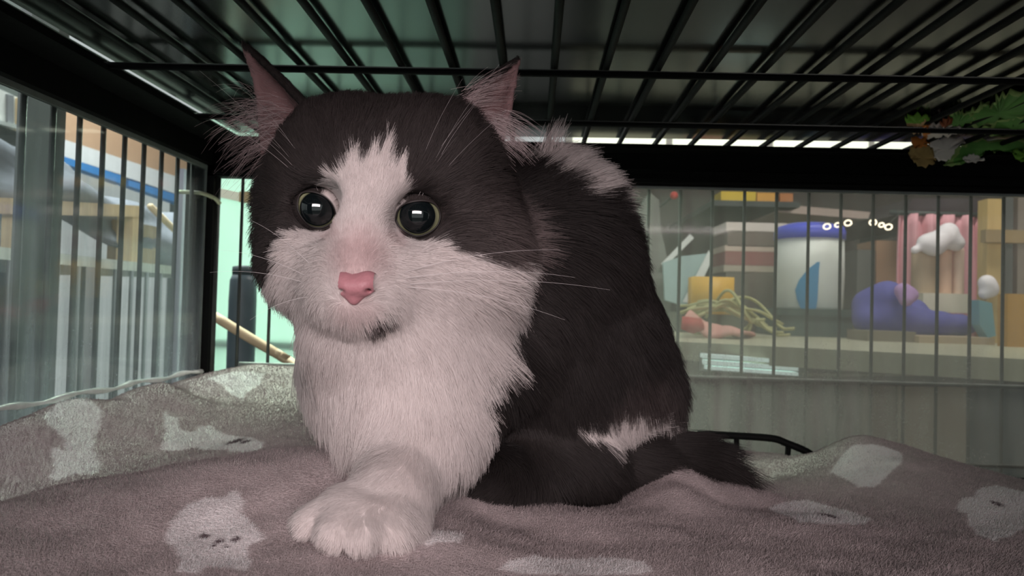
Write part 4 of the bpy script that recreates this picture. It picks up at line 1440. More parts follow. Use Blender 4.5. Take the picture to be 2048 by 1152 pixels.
stand_m = mat('dark_timber', (52, 46, 42), rough=.8, noise=.3, scale=14, stretch=(1, 1, 6))
bt = thing('bench', 'low dark timber bench carrying the slate bottle', 'bench', (-.40, 1.08, FZ))
box_obj('bench_top', (-.62, 1.0, -.125), (-.16, 1.15, -.1), stand_m, bt)
for x in (-.60, -.20):
    for y in (1.02, 1.11): box_obj('leg', (x, y, FZ), (x + .025, y + .025, -.125), stand_m, bt)
# wooden stick
tag(tube_obj('wooden_stick', spline([aty(428, 632, .93), aty(500, 676, .93), aty(575, 720, .93), aty(640, 760, .93), aty(640, 760, .93) + (aty(640, 760, .93) - aty(428, 632, .93)) * 4.75], 14), .0062, mat('pale_wood', (206, 184, 150), rough=.7, noise=.2, scale=50, stretch=(1, 1, .2)), None, 10),
    'thin pale wooden stick leaning diagonally behind the left back wires', 'stick')

# ------------------------------------------------------------------ the yard on the left
XN = -0.72
steel = mat('grey_painted_steel', (112, 122, 122), rough=.5, noise=.3, scale=20, stretch=(4, 4, .6))
dark_steel = mat('dark_steel', (58, 64, 62), rough=.5, noise=.3, scale=25)
plank_m = mat('beige_plank', (212, 190, 152), rough=.75, noise=.15, scale=12, stretch=(4, .4, 4))
# thick post beside the cage
a, b = atx(44, 500, -.46), atx(100, 500, -.46)
post = thing('steel_post', 'flat grey steel post standing outside the left wires', 'post', (-.47, (a[1] + b[1]) / 2, FZ))
box_obj('post_shaft', (-.470, a[1], FZ), (-.460, b[1], .75), steel, post, .003)
a2, b2 = atx(104, 500, -.46), atx(125, 500, -.46)
box_obj('flange', (-.468, a2[1] - .004, FZ), (-.462, b2[1], .75), dark_steel, post, .002)
# neighbouring cage: shelf, plank, cover
nb = thing('neighbour_cage', 'grey steel cage shelf unit seen through the dusty left panel', 'cage', (-1.0, 1.3, FZ))
za, zb_ = atx(200, 516, XN)[2], atx(200, 536, XN)[2]
y0_, y1_ = .62, 1.72
box_obj('shelf', (XN - .5, y0_, zb_), (XN, y1_, za), mat('pale_shelf_steel', (186, 196, 182), rough=.5, noise=.15, scale=20), nb)
box_obj('back_board', (XN - .50, y0_, FZ), (XN - .48, y1_, za + .24), mat('grey_board', (58, 66, 68), rough=.8, noise=.2, scale=8), nb)
bar_m = mat('grey_cage_bar', (92, 100, 100), rough=.5, noise=.2, scale=40)
for k in range(22):
    y = y0_ + .01 + k * (y1_ - y0_ - .02) / 21
    tube_obj('bar', [(XN, y, FZ + .25), (XN, y, zb_)], .0035, bar_m, nb, 6)
for y in (y0_, (y0_ + y1_) / 2, y1_):
    box_obj('leg', (XN - .02, y - .012, FZ), (XN + .004, y + .012, zb_), bar_m, nb)
    box_obj('leg', (XN - .50, y - .012, FZ), (XN - .476, y + .012, zb_), bar_m, nb)
box_obj('lower_shelf', (XN - .48, y0_, FZ + .24), (XN - .003, y1_, FZ + .26), bar_m, nb)
# beige plank across the top
p0, p1 = atx(20, 396, XN - .02), atx(288, 412, XN - .02); q0, q1 = atx(20, 428, XN - .02), atx(288, 434, XN - .02)
bm = bmesh.new(); off = np.array([-.03, 0, 0])
hexa(bm, [q0, q1, q1 + off, q0 + off, p0, p1, p1 + off, p0 + off])
pl = thing('plank', 'long beige plank fixed on edge outside the left wires', 'plank', q0)
bm_obj('plank_board', bm, plank_m, pl, bevel=.002)
for q in (q0 + (q1 - q0) * .12, q0 + (q1 - q0) * .95):
    box_obj('batten', (q[0] - .032, q[1] - .015, za), (q[0] - .003, q[1] + .015, q[2]), plank_m, pl)
# tan board at its far end, leaning strip
a, b = atx(248, 440, XN - .05), atx(322, 440, XN - .05)
tag(box_obj('tan_board', (XN - .08, a[1], za), (XN - .05, b[1], a[2]), mat('tan_board', (150, 134, 106), rough=.8, noise=.15, scale=14), None), 'upright tan board under the far end of the beige plank', 'board')
a, b = atx(300, 412, XN + .03), atx(372, 482, XN + .03)
tag(tube_obj('pale_rod', [a, b], .006, plank_m, None, 6), 'pale slanting rod beyond the tan board', 'rod')
a, b = atx(362, 500, XN + .15), atx(386, 500, XN + .15)
tag(box_obj('highlight_bar', (XN + .14, a[1], FZ), (XN + .15, b[1], atx(370, 338, XN + .15)[2]), mat('lavender_highlight', (168, 172, 188), rough=.5, noise=.1, scale=20, stretch=(4, 4, .5)), None), 'pale lavender grey bar standing in for a reflected highlight at the far end of the left panel', 'pole')  # bar added to stand for a highlight stripe reflected in the left panel
# dark grey fabric cover draped over the neighbour cage
nu, nv = 40, 18
V = []; Fq = []
for i in range(nu):
    u = i / (nu - 1)
    y = .80 + u * 1.25
    topz = .175 + .20 - .075 * u + .02 * math.sin(u * 7)
    for j in range(nv):
        v = j / (nv - 1)
        a = v * 1.65
        z = (topz - .20) + .14 * math.cos(a) + .010 * math.sin(u * 30 + v * 5)
        V.append((XN - .26 + .20 * math.sin(a) + .012 * math.sin(u * 22 + j), y, z + .135))
for i in range(nu - 1):
    for j in range(nv - 1): Fq.append((i * nv + j, (i + 1) * nv + j, (i + 1) * nv + j + 1, i * nv + j + 1))
cov = pyd('fabric_cover', V, Fq, mat('charcoal_fabric', (92, 98, 106), rough=.9, noise=.3, scale=18, bump=.3))
cov.modifiers.new('thickness', 'SOLIDIFY').thickness = .004
tag(cov, 'charcoal fabric cover draped behind the beige plank', 'cover')
# shop front with peach, white and blue bands
XS = -1.55
def band(name, tops, bots, m, x, t=.04):
    bm = bmesh.new(); T = [atx(*p, x) for p in tops]; B = [atx(*p, x) for p in bots]
    o = np.array([-t, 0, 0])
    hexa(bm, [B[0], B[1], B[1] + o, B[0] + o, T[0], T[1], T[1] + o, T[0] + o])
    return bm_obj(name, bm, m, sf, bevel=.002)
yA, yB = 1.72, 4.2
sf = thing('awning', 'striped peach, white and blue awning across the yard outside the left wires', 'awning', (XS, 2.6, .3))
xx0, xx1 = 126, 395
band('peach_band', ((xx0, 190), (xx1, 330)), ((xx0, 278), (xx1, 367)), mat('peach_board', (208, 170, 138), rough=.7, noise=.1, scale=10), XS)
band('white_band', ((xx0, 278), (xx1, 367)), ((xx0, 312), (xx1, 402)), mat('white_board', (240, 242, 244), rough=.6, noise=.06, scale=20), XS)
band('blue_band', ((xx0, 312), (250, 352)), ((xx0, 326), (250, 370)), mat('blue_stripe', (58, 140, 214), rough=.5, noise=.08, scale=20), XS)
band('blue_band', ((258, 360), (xx1, 402)), ((258, 372), (xx1, 420)), mat('blue_stripe', (58, 140, 214)), XS)
for py_ in (atx(135, 500, XS)[1], atx(380, 500, XS)[1]):
    box_obj('support', (XS - .09, py_ - .02, FZ), (XS - .045, py_ + .02, .75), dark_steel, sf)
# grey building with a window
XB = -1.35
blg = thing('building', 'grey building with a small pale window behind the flat steel post', 'building', (XB, 1.2, FZ))
g_m = mat('grey_plaster', (86, 94, 90), rough=.85, noise=.25, scale=7)
ya, yb = atx(-160, 400, XB)[1], atx(124, 400, XB)[1]
ztw = atx(20, 262, XB)[2]
box_obj('wall', (XB - .2, ya, FZ), (XB, yb, 1.6), g_m, blg)
def quad_on(name, pts, m, x, t=.012):
    bm = bmesh.new(); prism(bm, [atx(*p, x) for p in pts], np.array([-t, 0, 0]))
    return bm_obj(name, bm, m, blg)
wf = quad_on('window', [(-60, 150), (46, 200), (46, 264), (-60, 226)], mat('window_white', (206, 210, 206), rough=.5), XB + .014)
quad_on('window_bar', [(36, 196), (44, 200), (44, 262), (36, 260)], plank_m, XB + .022)
quad_on('window_bar', [(16, 188), (28, 192), (28, 257), (16, 253)], mat('grey_mullion', (120, 124, 126)), XB + .020)
quad_on('window', [(54, 212), (86, 226), (86, 262), (54, 252)], mat('window_blue_grey', (136, 150, 160), rough=.3), XB + .014)
quad_on('ledge', [(-60, 226), (96, 264), (96, 272), (-60, 234)], mat('pale_ledge', (168, 176, 172), rough=.6), XB + .03)
quad_on('ledge', [(-60, 270), (118, 310), (118, 318), (-60, 280)], dark_steel, XB + .03)
quad_on('vent', [(84, 278), (104, 282), (104, 300), (84, 296)], mat('pale_ledge', (168, 176, 172)), XB + .03)

# ------------------------------------------------------------------ counter with clutter, seen through the hazy back panel
ZC = CAM[2] - .052
ctr_m = mat('pale_laminate', (178, 176, 150), rough=.45, noise=.10, scale=10)
fr0, fr1 = atz(1130, 672, ZC), atz(2120, 722, ZC)
fr1e = fr0 + (fr1 - fr0) * 1.75
counter = thing('counter', 'long pale laminate counter behind the cage carrying the clutter', 'counter', (fr0[0], fr0[1], FZ))
dv = np.array([.10, 1.40, 0]); hz = np.array([0, 0, .030])
bm = bmesh.new()
hexa(bm, [fr0 - hz, fr1e - hz, fr1e + dv - hz, fr0 + dv - hz, fr0, fr1e, fr1e + dv, fr0 + dv])
bm_obj('worktop', bm, ctr_m, counter, bevel=.003)
bm = bmesh.new()
ins = np.array([0, .05, 0])
hexa(bm, [fr0 + ins + [0, 0, FZ - ZC], fr1e + ins + [0, 0, FZ - ZC], fr1e + dv * .9 + [0, 0, FZ - ZC], fr0 + dv * .9 + [0, 0, FZ - ZC],
          fr0 + ins - hz, fr1e + ins - hz, fr1e + dv * .9 - hz, fr0 + dv * .9 - hz])
bm_obj('cupboard', bm, mat('charcoal_laminate', (70, 70, 70), rough=.6, noise=.25, scale=16), counter)


def front_at(px):
    """depth of the counter front under photo column px"""
    t = (px - 1130) / 990; p = fr0 + (fr1 - fr0) * t
    return p[1]


def front_panel(name, x0, x1, ytop, ybot, m, dy=.035, t=.012):
    y_ = min(front_at(x0), front_at(x1)) - dy * 0 + .0
    bm = bmesh.new()
    P = [aty(x0, ybot, front_at(x0)), aty(x1, ybot, front_at(x1)), aty(x1, ytop, front_at(x1)), aty(x0, ytop, front_at(x0))]
    prism(bm, P, np.array([0, .045, 0]))
    return bm_obj(name, bm, m, counter, bevel=.001)


card = mat('beige_cardboard', (150, 134, 116), rough=.85, noise=.12, scale=8)
card2 = mat('brown_cardboard', (120, 106, 94), rough=.85, noise=.15, scale=8)
front_panel('cupboard_door', 1724, 1792, 772, 1010, card2)
front_panel('cupboard_door', 1796, 1932, 774, 1010, card)
front_panel('cupboard_door', 1345, 1520, 770, 1010, mat('dark_grey_panel', (72, 74, 72), rough=.7, noise=.25, scale=12))
front_panel('cupboard_door', 1524, 1720, 770, 1010, mat('mid_grey_panel', (92, 90, 86), rough=.7, noise=.25, scale=12))
front_panel('cupboard_door', 1936, 2110, 776, 1010, mat('slate_panel', (64, 72, 74), rough=.7, noise=.25, scale=12))
front_panel('trim_strip', 1610, 2110, 748, 752, mat('pale_trim', (150, 146, 126), rough=.5))
# glowing slats added in place of a tube reflection in the back panel
yl_ = front_at(1500) - .045
slat_m = mat('glowing_white_slat', (226, 246, 240), rough=.35, noise=.03, scale=30, emit=.55)
lt = thing('reflection_slats', 'three white glowing slats standing in for a reflection, under the counter edge behind the back panel', 'slats', aty(1500, 740, yl_))
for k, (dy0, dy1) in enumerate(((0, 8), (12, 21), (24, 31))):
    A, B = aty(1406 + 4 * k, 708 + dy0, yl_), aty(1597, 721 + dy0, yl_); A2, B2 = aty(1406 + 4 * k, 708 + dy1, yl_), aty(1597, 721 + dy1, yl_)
    bm = bmesh.new(); prism(bm, [A2, B2, B, A], np.array([0, .02, 0])); bm_obj('tube', bm, slat_m, lt, bevel=.001)
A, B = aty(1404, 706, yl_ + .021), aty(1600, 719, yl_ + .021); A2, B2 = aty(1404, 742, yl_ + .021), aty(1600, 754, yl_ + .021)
bm = bmesh.new(); prism(bm, [A2, B2, B, A], np.array([0, .02, 0])); bm_obj('slat_backing', bm, mat('grey_backing', (110, 116, 114)), lt)


def slab(name, x0, x1, ytop, ybot, y_, depth, m, parent=None, bevel=.003, tilt=0):
    a, b = aty(x0, ybot, y_), aty(x1, ytop, y_)
    if ybot >= 664: a[2] = ZC
    bm = bmesh.new(); box(bm, (a[0], y_, min(a[2], b[2])), (b[0], y_ + depth, max(a[2], b[2])))
    return bm_obj(name, bm, m, parent, bevel=bevel)


# white canister with blue lid and blue emblem, on a dark green box
YC = 1.72
cc0, cc1 = aty(1572, 620, YC), aty(1712, 620, YC); r = (cc1[0] - cc0[0]) / 2; cx = (cc0[0] + cc1[0]) / 2
zlo, zs, zhi = aty(1640, 622, YC)[2], aty(1640, 474, YC)[2], aty(1640, 444, YC)[2]
gb = thing('storage_box', 'dark green box with a lid under the white canister', 'box', (cx, YC + r, ZC))
slab('box_body', 1560, 1706, 628, 672, YC - .02, 2 * r + .03, mat('dark_green_plastic', (64, 84, 80), rough=.5, noise=.15, scale=20), gb)
slab('box_lid', 1556, 1710, 620, 630, YC - .025, 2 * r + .04, mat('dark_green_plastic', (64, 84, 80)), gb)
can = thing('canister', 'tall white canister with blue lid and blue drop emblem', 'canister', (cx, YC + r, zlo))
cpos = np.array([cx, YC + r, zlo])
bm = bmesh.new(); lathe(bm, [(r * .93, 0), (r * .97, .01), (r, (zs - zlo) * .5), (r * .98, zs - zlo)], cpos, 40)
bm_obj('canister_body', bm, mat('white_plastic', (216, 220, 214), rough=.45, noise=.04, scale=10), can, True)
bm = bmesh.new(); lathe(bm, [(r * 1.02, zs - zlo), (r * 1.02, zs - zlo + .018), (r * .97, zhi - zlo - .005), (r * .6, zhi - zlo + .004), (r * .1, zhi - zlo + .005)], cpos, 40)
bm_obj('canister_lid', bm, mat('blue_plastic', (72, 84, 206), rough=.4, noise=.06, scale=10), can, True)


def on_can(px, py):
    d = ray(px, py); o = CAM
    a = d[0] ** 2 + d[1] ** 2; b = 2 * (d[0] * (o[0] - cpos[0]) + d[1] * (o[1] - cpos[1]))
    c_ = (o[0] - cpos[0]) ** 2 + (o[1] - cpos[1]) ** 2 - (r * 1.012) ** 2
    return o + d * ((-b - math.sqrt(max(b * b - 4 * a * c_, 0))) / (2 * a))


bm = bmesh.new()
rows = [(524, 1634, 1640), (540, 1614, 1638), (560, 1598, 1637), (580, 1590, 1636), (600, 1594, 1635), (619, 1602, 1632)]
grid = [[bm.verts.new(tuple(on_can(x0_ + (x1_ - x0_) * k / 6, y_))) for k in range(7)] for y_, x0_, x1_ in rows]
for g0, g1 in zip(grid[:-1], grid[1:]):
    for k in range(6): bm.faces.new((g0[k], g0[k + 1], g1[k + 1], g1[k]))
bm_obj('emblem', bm, mat('blue_print', (62, 140, 186), rough=.5, noise=.1, scale=20), can, True)

# stack of boxes left of the canister
YS = 1.95
stk = [(1452, 1580, 447, 462, (214, 204, 196), 'white box lid on top of the stacked boxes left of the canister', 'box_lid'),
       (1455, 1578, 464, 492, (112, 100, 92), 'brown box under the white lid left of the canister', 'carton'),
       (1450, 1560, 493, 502, (196, 178, 164), 'pale flat tray in the middle of the stacked boxes', 'flat_tray'),
       (1450, 1552, 504, 530, (146, 96, 92), 'reddish box in the middle of the stacked boxes', 'carton'),
       (1448, 1556, 532, 543, (176, 166, 150), 'pale flat tray under the reddish box', 'flat_tray'),
       (1450, 1562, 545, 672, (104, 98, 88), 'tall grey brown carton at the bottom of the stacked boxes', 'carton')]
for x0_, x1_, t_, b_, colr, lab, nm in stk:
    tag(slab(nm, x0_, x1_, t_, b_, YS, .16, mat('stack_%d' % t_, colr, rough=.75, noise=.15, scale=14), None), lab, nm.replace('_', ' ').split()[-1], 'stacked boxes on the counter')
# dark cartons behind
tag(slab('carton', 1712, 1750, 500, 672, 1.98, .12, mat('dark_carton', (84, 86, 82), rough=.8, noise=.3, scale=14), None), 'dark grey carton right behind the white canister', 'carton')
tag(slab('carton', 1750, 1808, 482, 672, 2.02, .12, mat('tan_carton', (164, 128, 100), rough=.8, noise=.12, scale=10), None), 'tan upright carton between the canister and the pink curtain', 'carton')
# shelf above, with small packets
YH = 2.15
sh = thing('wall_shelf', 'pinkish shelf edge running above the canister on the back wall', 'shelf', aty(1700, 430, YH))
A, B = aty(1555, 408, YH), aty(1830, 432, YH); A2, B2 = aty(1555, 424, YH), aty(1830, 446, YH)
bm = bmesh.new(); prism(bm, [A2, B2, B, A], np.array([0, .5, 0])); bm_obj('shelf_board', bm, mat('pinkish_shelf', (176, 158, 148), rough=.6, noise=.1, scale=14), sh)
for px_ in (1570, 1800):
    q_ = aty(px_, 440, YH + .30); box_obj('bracket', (q_[0], YH + .2, q_[2] - .05), (q_[0] + .012, 2.75, q_[2]), dark_steel, sh)
tag(slab('packet', 1442, 1512, 384, 404, 2.10, .10, mat('yellow_packet', (206, 176, 52), rough=.6, noise=.1, scale=20), None), 'yellow packet, leftmost on the high ledge behind the back panel', 'packet')
tag(slab('packet', 1514, 1553, 386, 405, 2.10, .10, mat('amber_packet', (206, 150, 60), rough=.6, noise=.2, scale=20), None), 'amber packet beside the yellow one on the high ledge', 'packet')
tag(slab('packet', 1560, 1586, 387, 404, 2.10, .10, mat('orange_packet', (176, 112, 62), rough=.6, noise=.2, scale=20), None), 'small orange brown packet, third on the high ledge', 'packet')
lg = slab('ledge', 1425, 1600, 404, 411, 2.08, .67, dark_steel, None); tag(lg, 'dark high ledge carrying the yellow and orange packets', 'ledge')
c = aty(1348, 391, 2.05)
rb = thing('red_ball_ornament', 'small red ball high on the dark wall behind the cat', 'ornament', c)
bm = bmesh.new(); bmesh.ops.create_uvsphere(bm, u_segments=16, v_segments=10, radius=.011, matrix=Matrix.Translation(c))
bm_obj('ball', bm, mat('red_plastic', (196, 52, 44), rough=.4), rb, True)
tube_obj('rod', [c + [0, .009, 0], [c[0], 2.752, c[2]]], .004, dark_steel, rb, 6)

# yellow sponge, straw coil, papers, pink cloth at the left end of the counter
c = aty(1424, 590, 1.75)
bm = bmesh.new(); box(bm, c + [-.046, -.02, -.045], c + [.046, .05, .042])
tag(bm_obj('yellow_tub', bm, mat('yellow_plastic', (226, 176, 60), rough=.5, noise=.1, scale=20), None, True, .016, 4), 'rounded yellow tub behind the straw coil', 'tub')
tag(slab('carton', 1360, 1480, 628, 674, 1.76, .14, mat('olive_carton', (96, 96, 82), rough=.8, noise=.25, scale=14), None), 'olive grey carton under the yellow tub', 'carton')
straw = mat('straw_strand', (182, 180, 128), rough=.7, noise=.2, scale=60)
coil = thing('straw_coil', 'loose coil of pale straw strands on the left end of the counter', 'coil', aty(1470, 640, 1.58))
r2 = random.Random(3)
for k in range(9):
    pts = []
    x_, y_ = 1355 + r2.random() * 60, 606 + r2.random() * 30
    top = 575 + r2.random() * 22
    ex, ey = 1500 + r2.random() * 110, 630 + r2.random() * 52
    for j in range(9):
        u = j / 8
        px_ = x_ + (ex - x_) * u; py_ = y_ * (1 - u) + ey * u - (y_ - top) * math.sin(math.pi * min(1, u * 1.15)) * .9
        pts.append(aty(px_, py_ + 6 * math.sin(u * 9 + k), 1.56 + .05 * math.sin(k * 2 + u * 4)))
        pts[-1][2] = max(pts[-1][2], ZC + .006)
    tube_obj('strand', spline(pts, 20), .0034, straw, coil, 6)
for k in range(3):
    pts = [aty(1440 + 62 * math.cos(a + k), 640 + 30 * math.sin(a + k) + 5 * k, 1.60 + .03 * math.sin(a)) for a in np.linspace(0, 5.6, 16)]
    tube_obj('strand', spline(pts, 30), .0032, straw, coil, 6)
cl = []
Fq = []
A, B, Cc, D = aty(1366, 640, 1.46), aty(1395, 632, 1.56), aty(1510, 692, 1.50), aty(1480, 706, 1.40)
for i in range(16):
    for j in range(8):
        u, v = i / 15, j / 7
        p = (A * (1 - u) + D * u) * (1 - v) + (B * (1 - u) + Cc * u) * v
        p[2] = max(p[2], ZC + .008)
        cl.append(p + np.array([0, 0, .005 * math.sin(u * 9 + v * 4) + .012 * math.sin(math.pi * v)]))
for i in range(15):
    for j in range(7): Fq.append((i * 8 + j, (i + 1) * 8 + j, (i + 1) * 8 + j + 1, i * 8 + j + 1))
pc = pyd('pink_cloth', cl, Fq, mat('pale_pink_cloth', (214, 158, 146), rough=.9, noise=.15, scale=20)); pc.modifiers.new('t', 'SOLIDIFY').thickness = .006
tag(pc, 'pale pink folded cloth lying on the counter edge behind the cat', 'cloth')
rd = pyd('red_cloth', [p + np.array([-.006, -.01, .004]) for p in (aty(1368, 644, 1.455), aty(1406, 648, 1.445), aty(1412, 664, 1.43), aty(1390, 672, 1.425), aty(1366, 662, 1.435))] , [(0, 1, 2, 3, 4)], mat('red_cloth', (176, 74, 68), rough=.9, noise=.2, scale=30))
rd.modifiers.new('t', 'SOLIDIFY').thickness = .01; tag(rd, 'small red cloth against the pink cloth behind the cat', 'cloth')


def sheetp(name, pts, m, y_, lab, cat_, t=.006, lean=.0):
    P = [aty(x, y, y_ + lean * (700 - y) / 200) for x, y in pts]
    bm = bmesh.new(); prism(bm, P, np.array([0, t, 0])); o = bm_obj(name, bm, m, None, bevel=.0008)
    return tag(o, lab, cat_)


paper = mat('white_paper', (206, 210, 206), rough=.7, noise=.06, scale=20)
teal_p = mat('pale_teal_paper', (146, 170, 168), rough=.7, noise=.15, scale=20)
sheetp('magazine', [(1330, 600), (1375, 615), (1422, 506), (1365, 512), (1326, 525)], teal_p, 1.88, 'pale teal magazine leaning at the left end of the counter', 'magazine', .012, .1)
sheetp('paper_strip', [(1366, 604), (1384, 606), (1424, 520), (1418, 500)], paper, 1.84, 'white paper strip on the teal magazine', 'paper', .004, .1)
sheetp('paper_strip', [(1322, 528), (1332, 532), (1388, 476), (1380, 468)], paper, 1.92, 'narrow white strip sticking up behind the teal magazine', 'paper', .004, .1)
sheetp('grey_sack', [(1270, 640), (1270, 430), (1300, 385), (1318, 400), (1322, 460), (1345, 560), (1340, 640)], mat('grey_sack', (116, 118, 112), rough=.9, noise=.3, scale=12), 1.98, 'tall grey sack leaning behind the cat', 'sack', .08, .05)
# pink curtain with folds
YP = 1.85
V = []; Fq = []
n = 72
xa, xb2 = 1796, 1992
for i in range(n):
    u = i / (n - 1)
    for j in range(10):
        v = j / 9
        px_ = xa + (xb2 - xa) * u + (-6 + 8 * v) * (u - .5)
        py_ = 428 + 5 * u + (640 - 428) * v
        p = aty(px_, py_, YP)
        if j == 9: p[2] = ZC + .001
        V.append(p + np.array([0, .014 * math.sin(u * 34 + .6 * math.sin(v * 3)) + .006 * math.sin(u * 79), 0]))
for i in range(n - 1):
    for j in range(9): Fq.append((i * 10 + j, (i + 1) * 10 + j, (i + 1) * 10 + j + 1, i * 10 + j + 1))
cu = pyd('pink_curtain', V, Fq, mat('dusty_pink_cloth', (214, 158, 166), rough=.85, noise=.12, scale=9)); cu.modifiers.new('t', 'SOLIDIFY').thickness = .003
tag(cu, 'dusty pink pleated curtain hanging at the right end of the counter', 'curtain')
rail = tube_obj('curtain_rail', [aty(1780, 425, YP), aty(2010, 432, YP)], .006, dark_steel, None, 8); tag(rail, 'dark rail carrying the pink curtain', 'rail')
sheetp('dark_board', [(1815, 424), (1968, 428), (1968, 398), (1824, 396)], mat('dark_purple_board', (64, 54, 58), rough=.7, noise=.2, scale=12), 1.92, 'dark purple brown board above the pink curtain', 'board', .83)


def blobby(name, balls, m, lab, cat_, y_, vox=.004, k=.012):
    """soft lump from overlapping balls given in photo pixels"""
    ps = [(to_cam(aty(x, y, y_ + dy)), rr * (y_) / F_PX) for x, y, rr, dy in balls]
    lo = np.min([p - q for p, q in ps], 0) - .02; hi = np.max([p + q for p, q in ps], 0) + .02
    f = Field(lo, hi, vox)
    for p, q in ps: f.ell(p, (q, q, q), k)
    V_, F_ = f.mesh(); me = np_mesh(name, to_world(V_), F_)
    b_ = bmesh.new(); b_.from_mesh(me); bmesh.ops.recalc_face_normals(b_, faces=b_.faces); b_.to_mesh(me); b_.free()
    return tag(link(name, me, m), lab, cat_)


fluff = mat('white_fluff', (232, 226, 230), rough=.95, noise=.08, scale=40, bump=.5)
blobby('white_plush', [(1868, 488, 24, 0), (1850, 486, 15, 0), (1892, 474, 22, 0), (1898, 462, 16, 0), (1912, 486, 16, 0), (1830, 500, 8, 0)], fluff, 'white fluffy clump above the peach towels in front of the curtain', 'plush', 1.74)
tow = mat('peach_towel', (222, 184, 160), rough=.95, noise=.12, scale=30, bump=.4)
tan_t = mat('tan_towel', (186, 164, 138), rough=.95, noise=.12, scale=30, bump=.4)
for (x0_, x1_, m_, lab) in ((1835, 1882, tan_t, 'tan rolled towel standing left of the peach towels'), (1883, 1910, tow, 'peach rolled towel standing beside the tan towel'), (1911, 1934, mat('pale_peach_towel', (226, 196, 178), rough=.95, noise=.1, scale=30), 'pale peach rolled towel, rightmost under the white fluff')):
    a, b = aty(x0_, 592, 1.75), aty(x1_, 496, 1.75); rr = (b[0] - a[0]) / 2
    bm = bmesh.new(); lathe(bm, [(rr * .9, 0), (rr, .008), (rr * 1.0, (b[2] - a[2]) * .5), (rr, b[2] - a[2] - .008), (rr * .85, b[2] - a[2])], ((a[0] + b[0]) / 2, 1.75 + rr, a[2]), 18)
    tag(bm_obj('rolled_towel', bm, m_, None, True), lab, 'towel', 'rolled towels before the curtain')
tag(slab('white_tray', 1846, 1936, 588, 624, 1.73, .12, mat('cream_plastic', (222, 216, 200), rough=.5, noise=.06, scale=20), None, .006), 'cream tray holding the rolled towels above the blue bag', 'tray')
blue_m = mat('blue_violet_cloth', (84, 84, 156), rough=.8, noise=.2, scale=14, bump=.4)
blobby('blue_bag', [(1740, 612, 34, .02), (1735, 640, 28, 0), (1775, 596, 34, 0), (1800, 640, 34, 0), (1770, 640, 34, 0), (1840, 646, 28, 0), (1880, 648, 26, 0), (1920, 650, 22, 0), (1940, 652, 14, .01), (1830, 620, 22, .03)],
       blue_m, 'blue violet cloth bag slumped on the counter below the curtain', 'bag', 1.62, .005, .02)
blobby('lilac_cloth', [(1806, 582, 16, 0), (1822, 590, 14, 0), (1812, 600, 13, -.01)], mat('lilac_cloth', (176, 140, 190), rough=.9, noise=.15, scale=25), 'lilac cloth tucked on top of the blue bag', 'cloth', 1.56)
blobby('white_tissue', [(1974, 566, 16, 0), (1982, 580, 14, 0), (1968, 588, 10, 0)], fluff, 'white tissue clump beside the right end of the curtain', 'tissue', 1.6)
sheetp('blue_packet', [(1958, 600), (1984, 606), (1992, 672), (1976, 676), (1960, 650)], mat('cyan_packet', (120, 172, 186), rough=.5, noise=.15, scale=20), 1.55, 'pale cyan packet standing right of the blue bag', 'packet', .03)
# rough stuff at the counter's right end
ty = mat('beige_tray', (178, 160, 134), rough=.8, noise=.2, scale=14)
tag(slab('beige_tray', 1838, 1990, 676, 706, 1.50, .10, ty, None), 'low beige tray in front of the blue bag', 'tray')
tag(slab('grey_tray', 1735, 1832, 664, 694, 1.52, .10, mat('grey_brown_tray', (132, 124, 108), rough=.8, noise=.2, scale=14), None), 'low grey brown tray left of the beige one', 'tray')
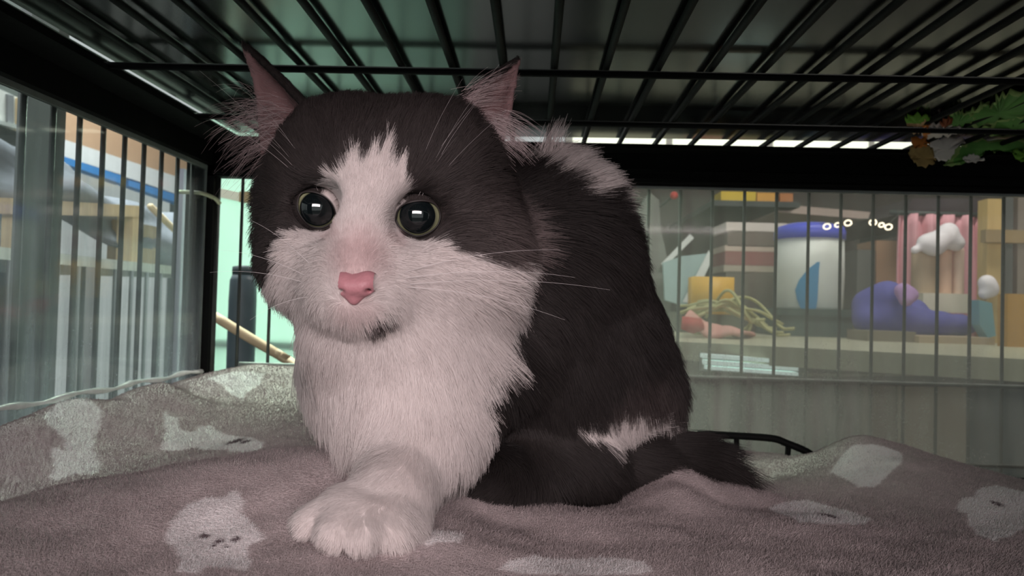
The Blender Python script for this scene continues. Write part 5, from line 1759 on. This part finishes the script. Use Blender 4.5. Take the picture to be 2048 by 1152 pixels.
# timber post, tan box and grey poles on the right
wood = mat('yellow_pine', (196, 168, 112), rough=.7, noise=.2, scale=16, stretch=(6, 6, .6))
YQ = 1.60
ps = thing('timber_post', 'yellowish timber post standing right of the pink curtain', 'post', aty(1990, 700, YQ))
slab('post_shaft', 1972, 2004, 398, 700, YQ, .035, wood, ps)
slab('cross_piece', 1972, 2120, 462, 484, YQ - .02, .02, mat('dim_pine', (150, 128, 92), rough=.7, noise=.2, scale=16), ps)
tag(slab('tan_box', 2014, 2120, 590, 722, 1.42, .03, mat('ochre_carton', (182, 140, 72), rough=.8, noise=.15, scale=8), None), 'ochre cardboard box at the right end of the counter', 'box')
for px_, cl_, lab in ((2018, (92, 94, 92), 'thin grey pole behind the ochre box'), (2042, (128, 118, 108), 'brownish pole at the right end behind the ochre box')):
    tag(slab('pole', px_ - 9, px_ + 9, 380, 700, 1.66, .02, mat('pole_%d' % px_, cl_, rough=.6, noise=.15, scale=14), None), lab, 'pole', 'poles behind the ochre box')
# glowing rings stand in for small reflections in the back panel, cord added
glow = mat('warm_glow', (255, 236, 205), rough=.4, emit=3.0)
YL = 1.69
sl = thing('reflection_rings', 'six tiny glowing rings standing in for panel reflections, on a cord before the canister', 'lights', aty(1715, 448, YL))
spots = [(1654, 453), (1675, 450), (1696, 446), (1746, 445), (1763, 450), (1777, 454)]
tube_obj('cord', spline([aty(1574, 448, 1.945)] + [aty(x, y - 7, YL + .006) for x, y in spots] + [aty(1800, 426, 1.845)], 40), .0008, dark_steel, sl, 5)
for k, (x, y) in enumerate(spots):
    c = aty(x, y, YL); s = .0068 if k not in (1, 4) else .0052
    pts = [c + np.array([s * 1.15 * math.cos(t), 0, s * .9 * math.sin(t) + .0008 * math.cos(t)]) for t in np.linspace(0, 2 * math.pi, 17)]
    tube_obj('glow_ring', pts, .0015, glow, sl, 6)

# black wire rack low behind the blanket
rk = thing('black_rack', 'low black tubular rack between the tail and the right blanket hump', 'rack', W(1530, 950, .64))
tube_obj('top_rail', spline([W(1395, 868, .66), W(1480, 872, .655), W(1545, 877, .65), W(1572, 886, .648), W(1618, 906, .642), (W(1650, 935, .635))], 24), .0032, black, rk, 8)
tube_obj('upright', [W(1473, 872, .655), W(1474, 960, .655)], .0024, black, rk, 8)
tube_obj('upright', [W(1577, 888, .648), W(1571, 975, .648)], .0026, black, rk, 8)
tube_obj('lower_rail', [W(1395, 960, .66), W(1474, 962, .655), W(1571, 976, .648), W(1650, 985, .635)], .0022, black, rk, 8)
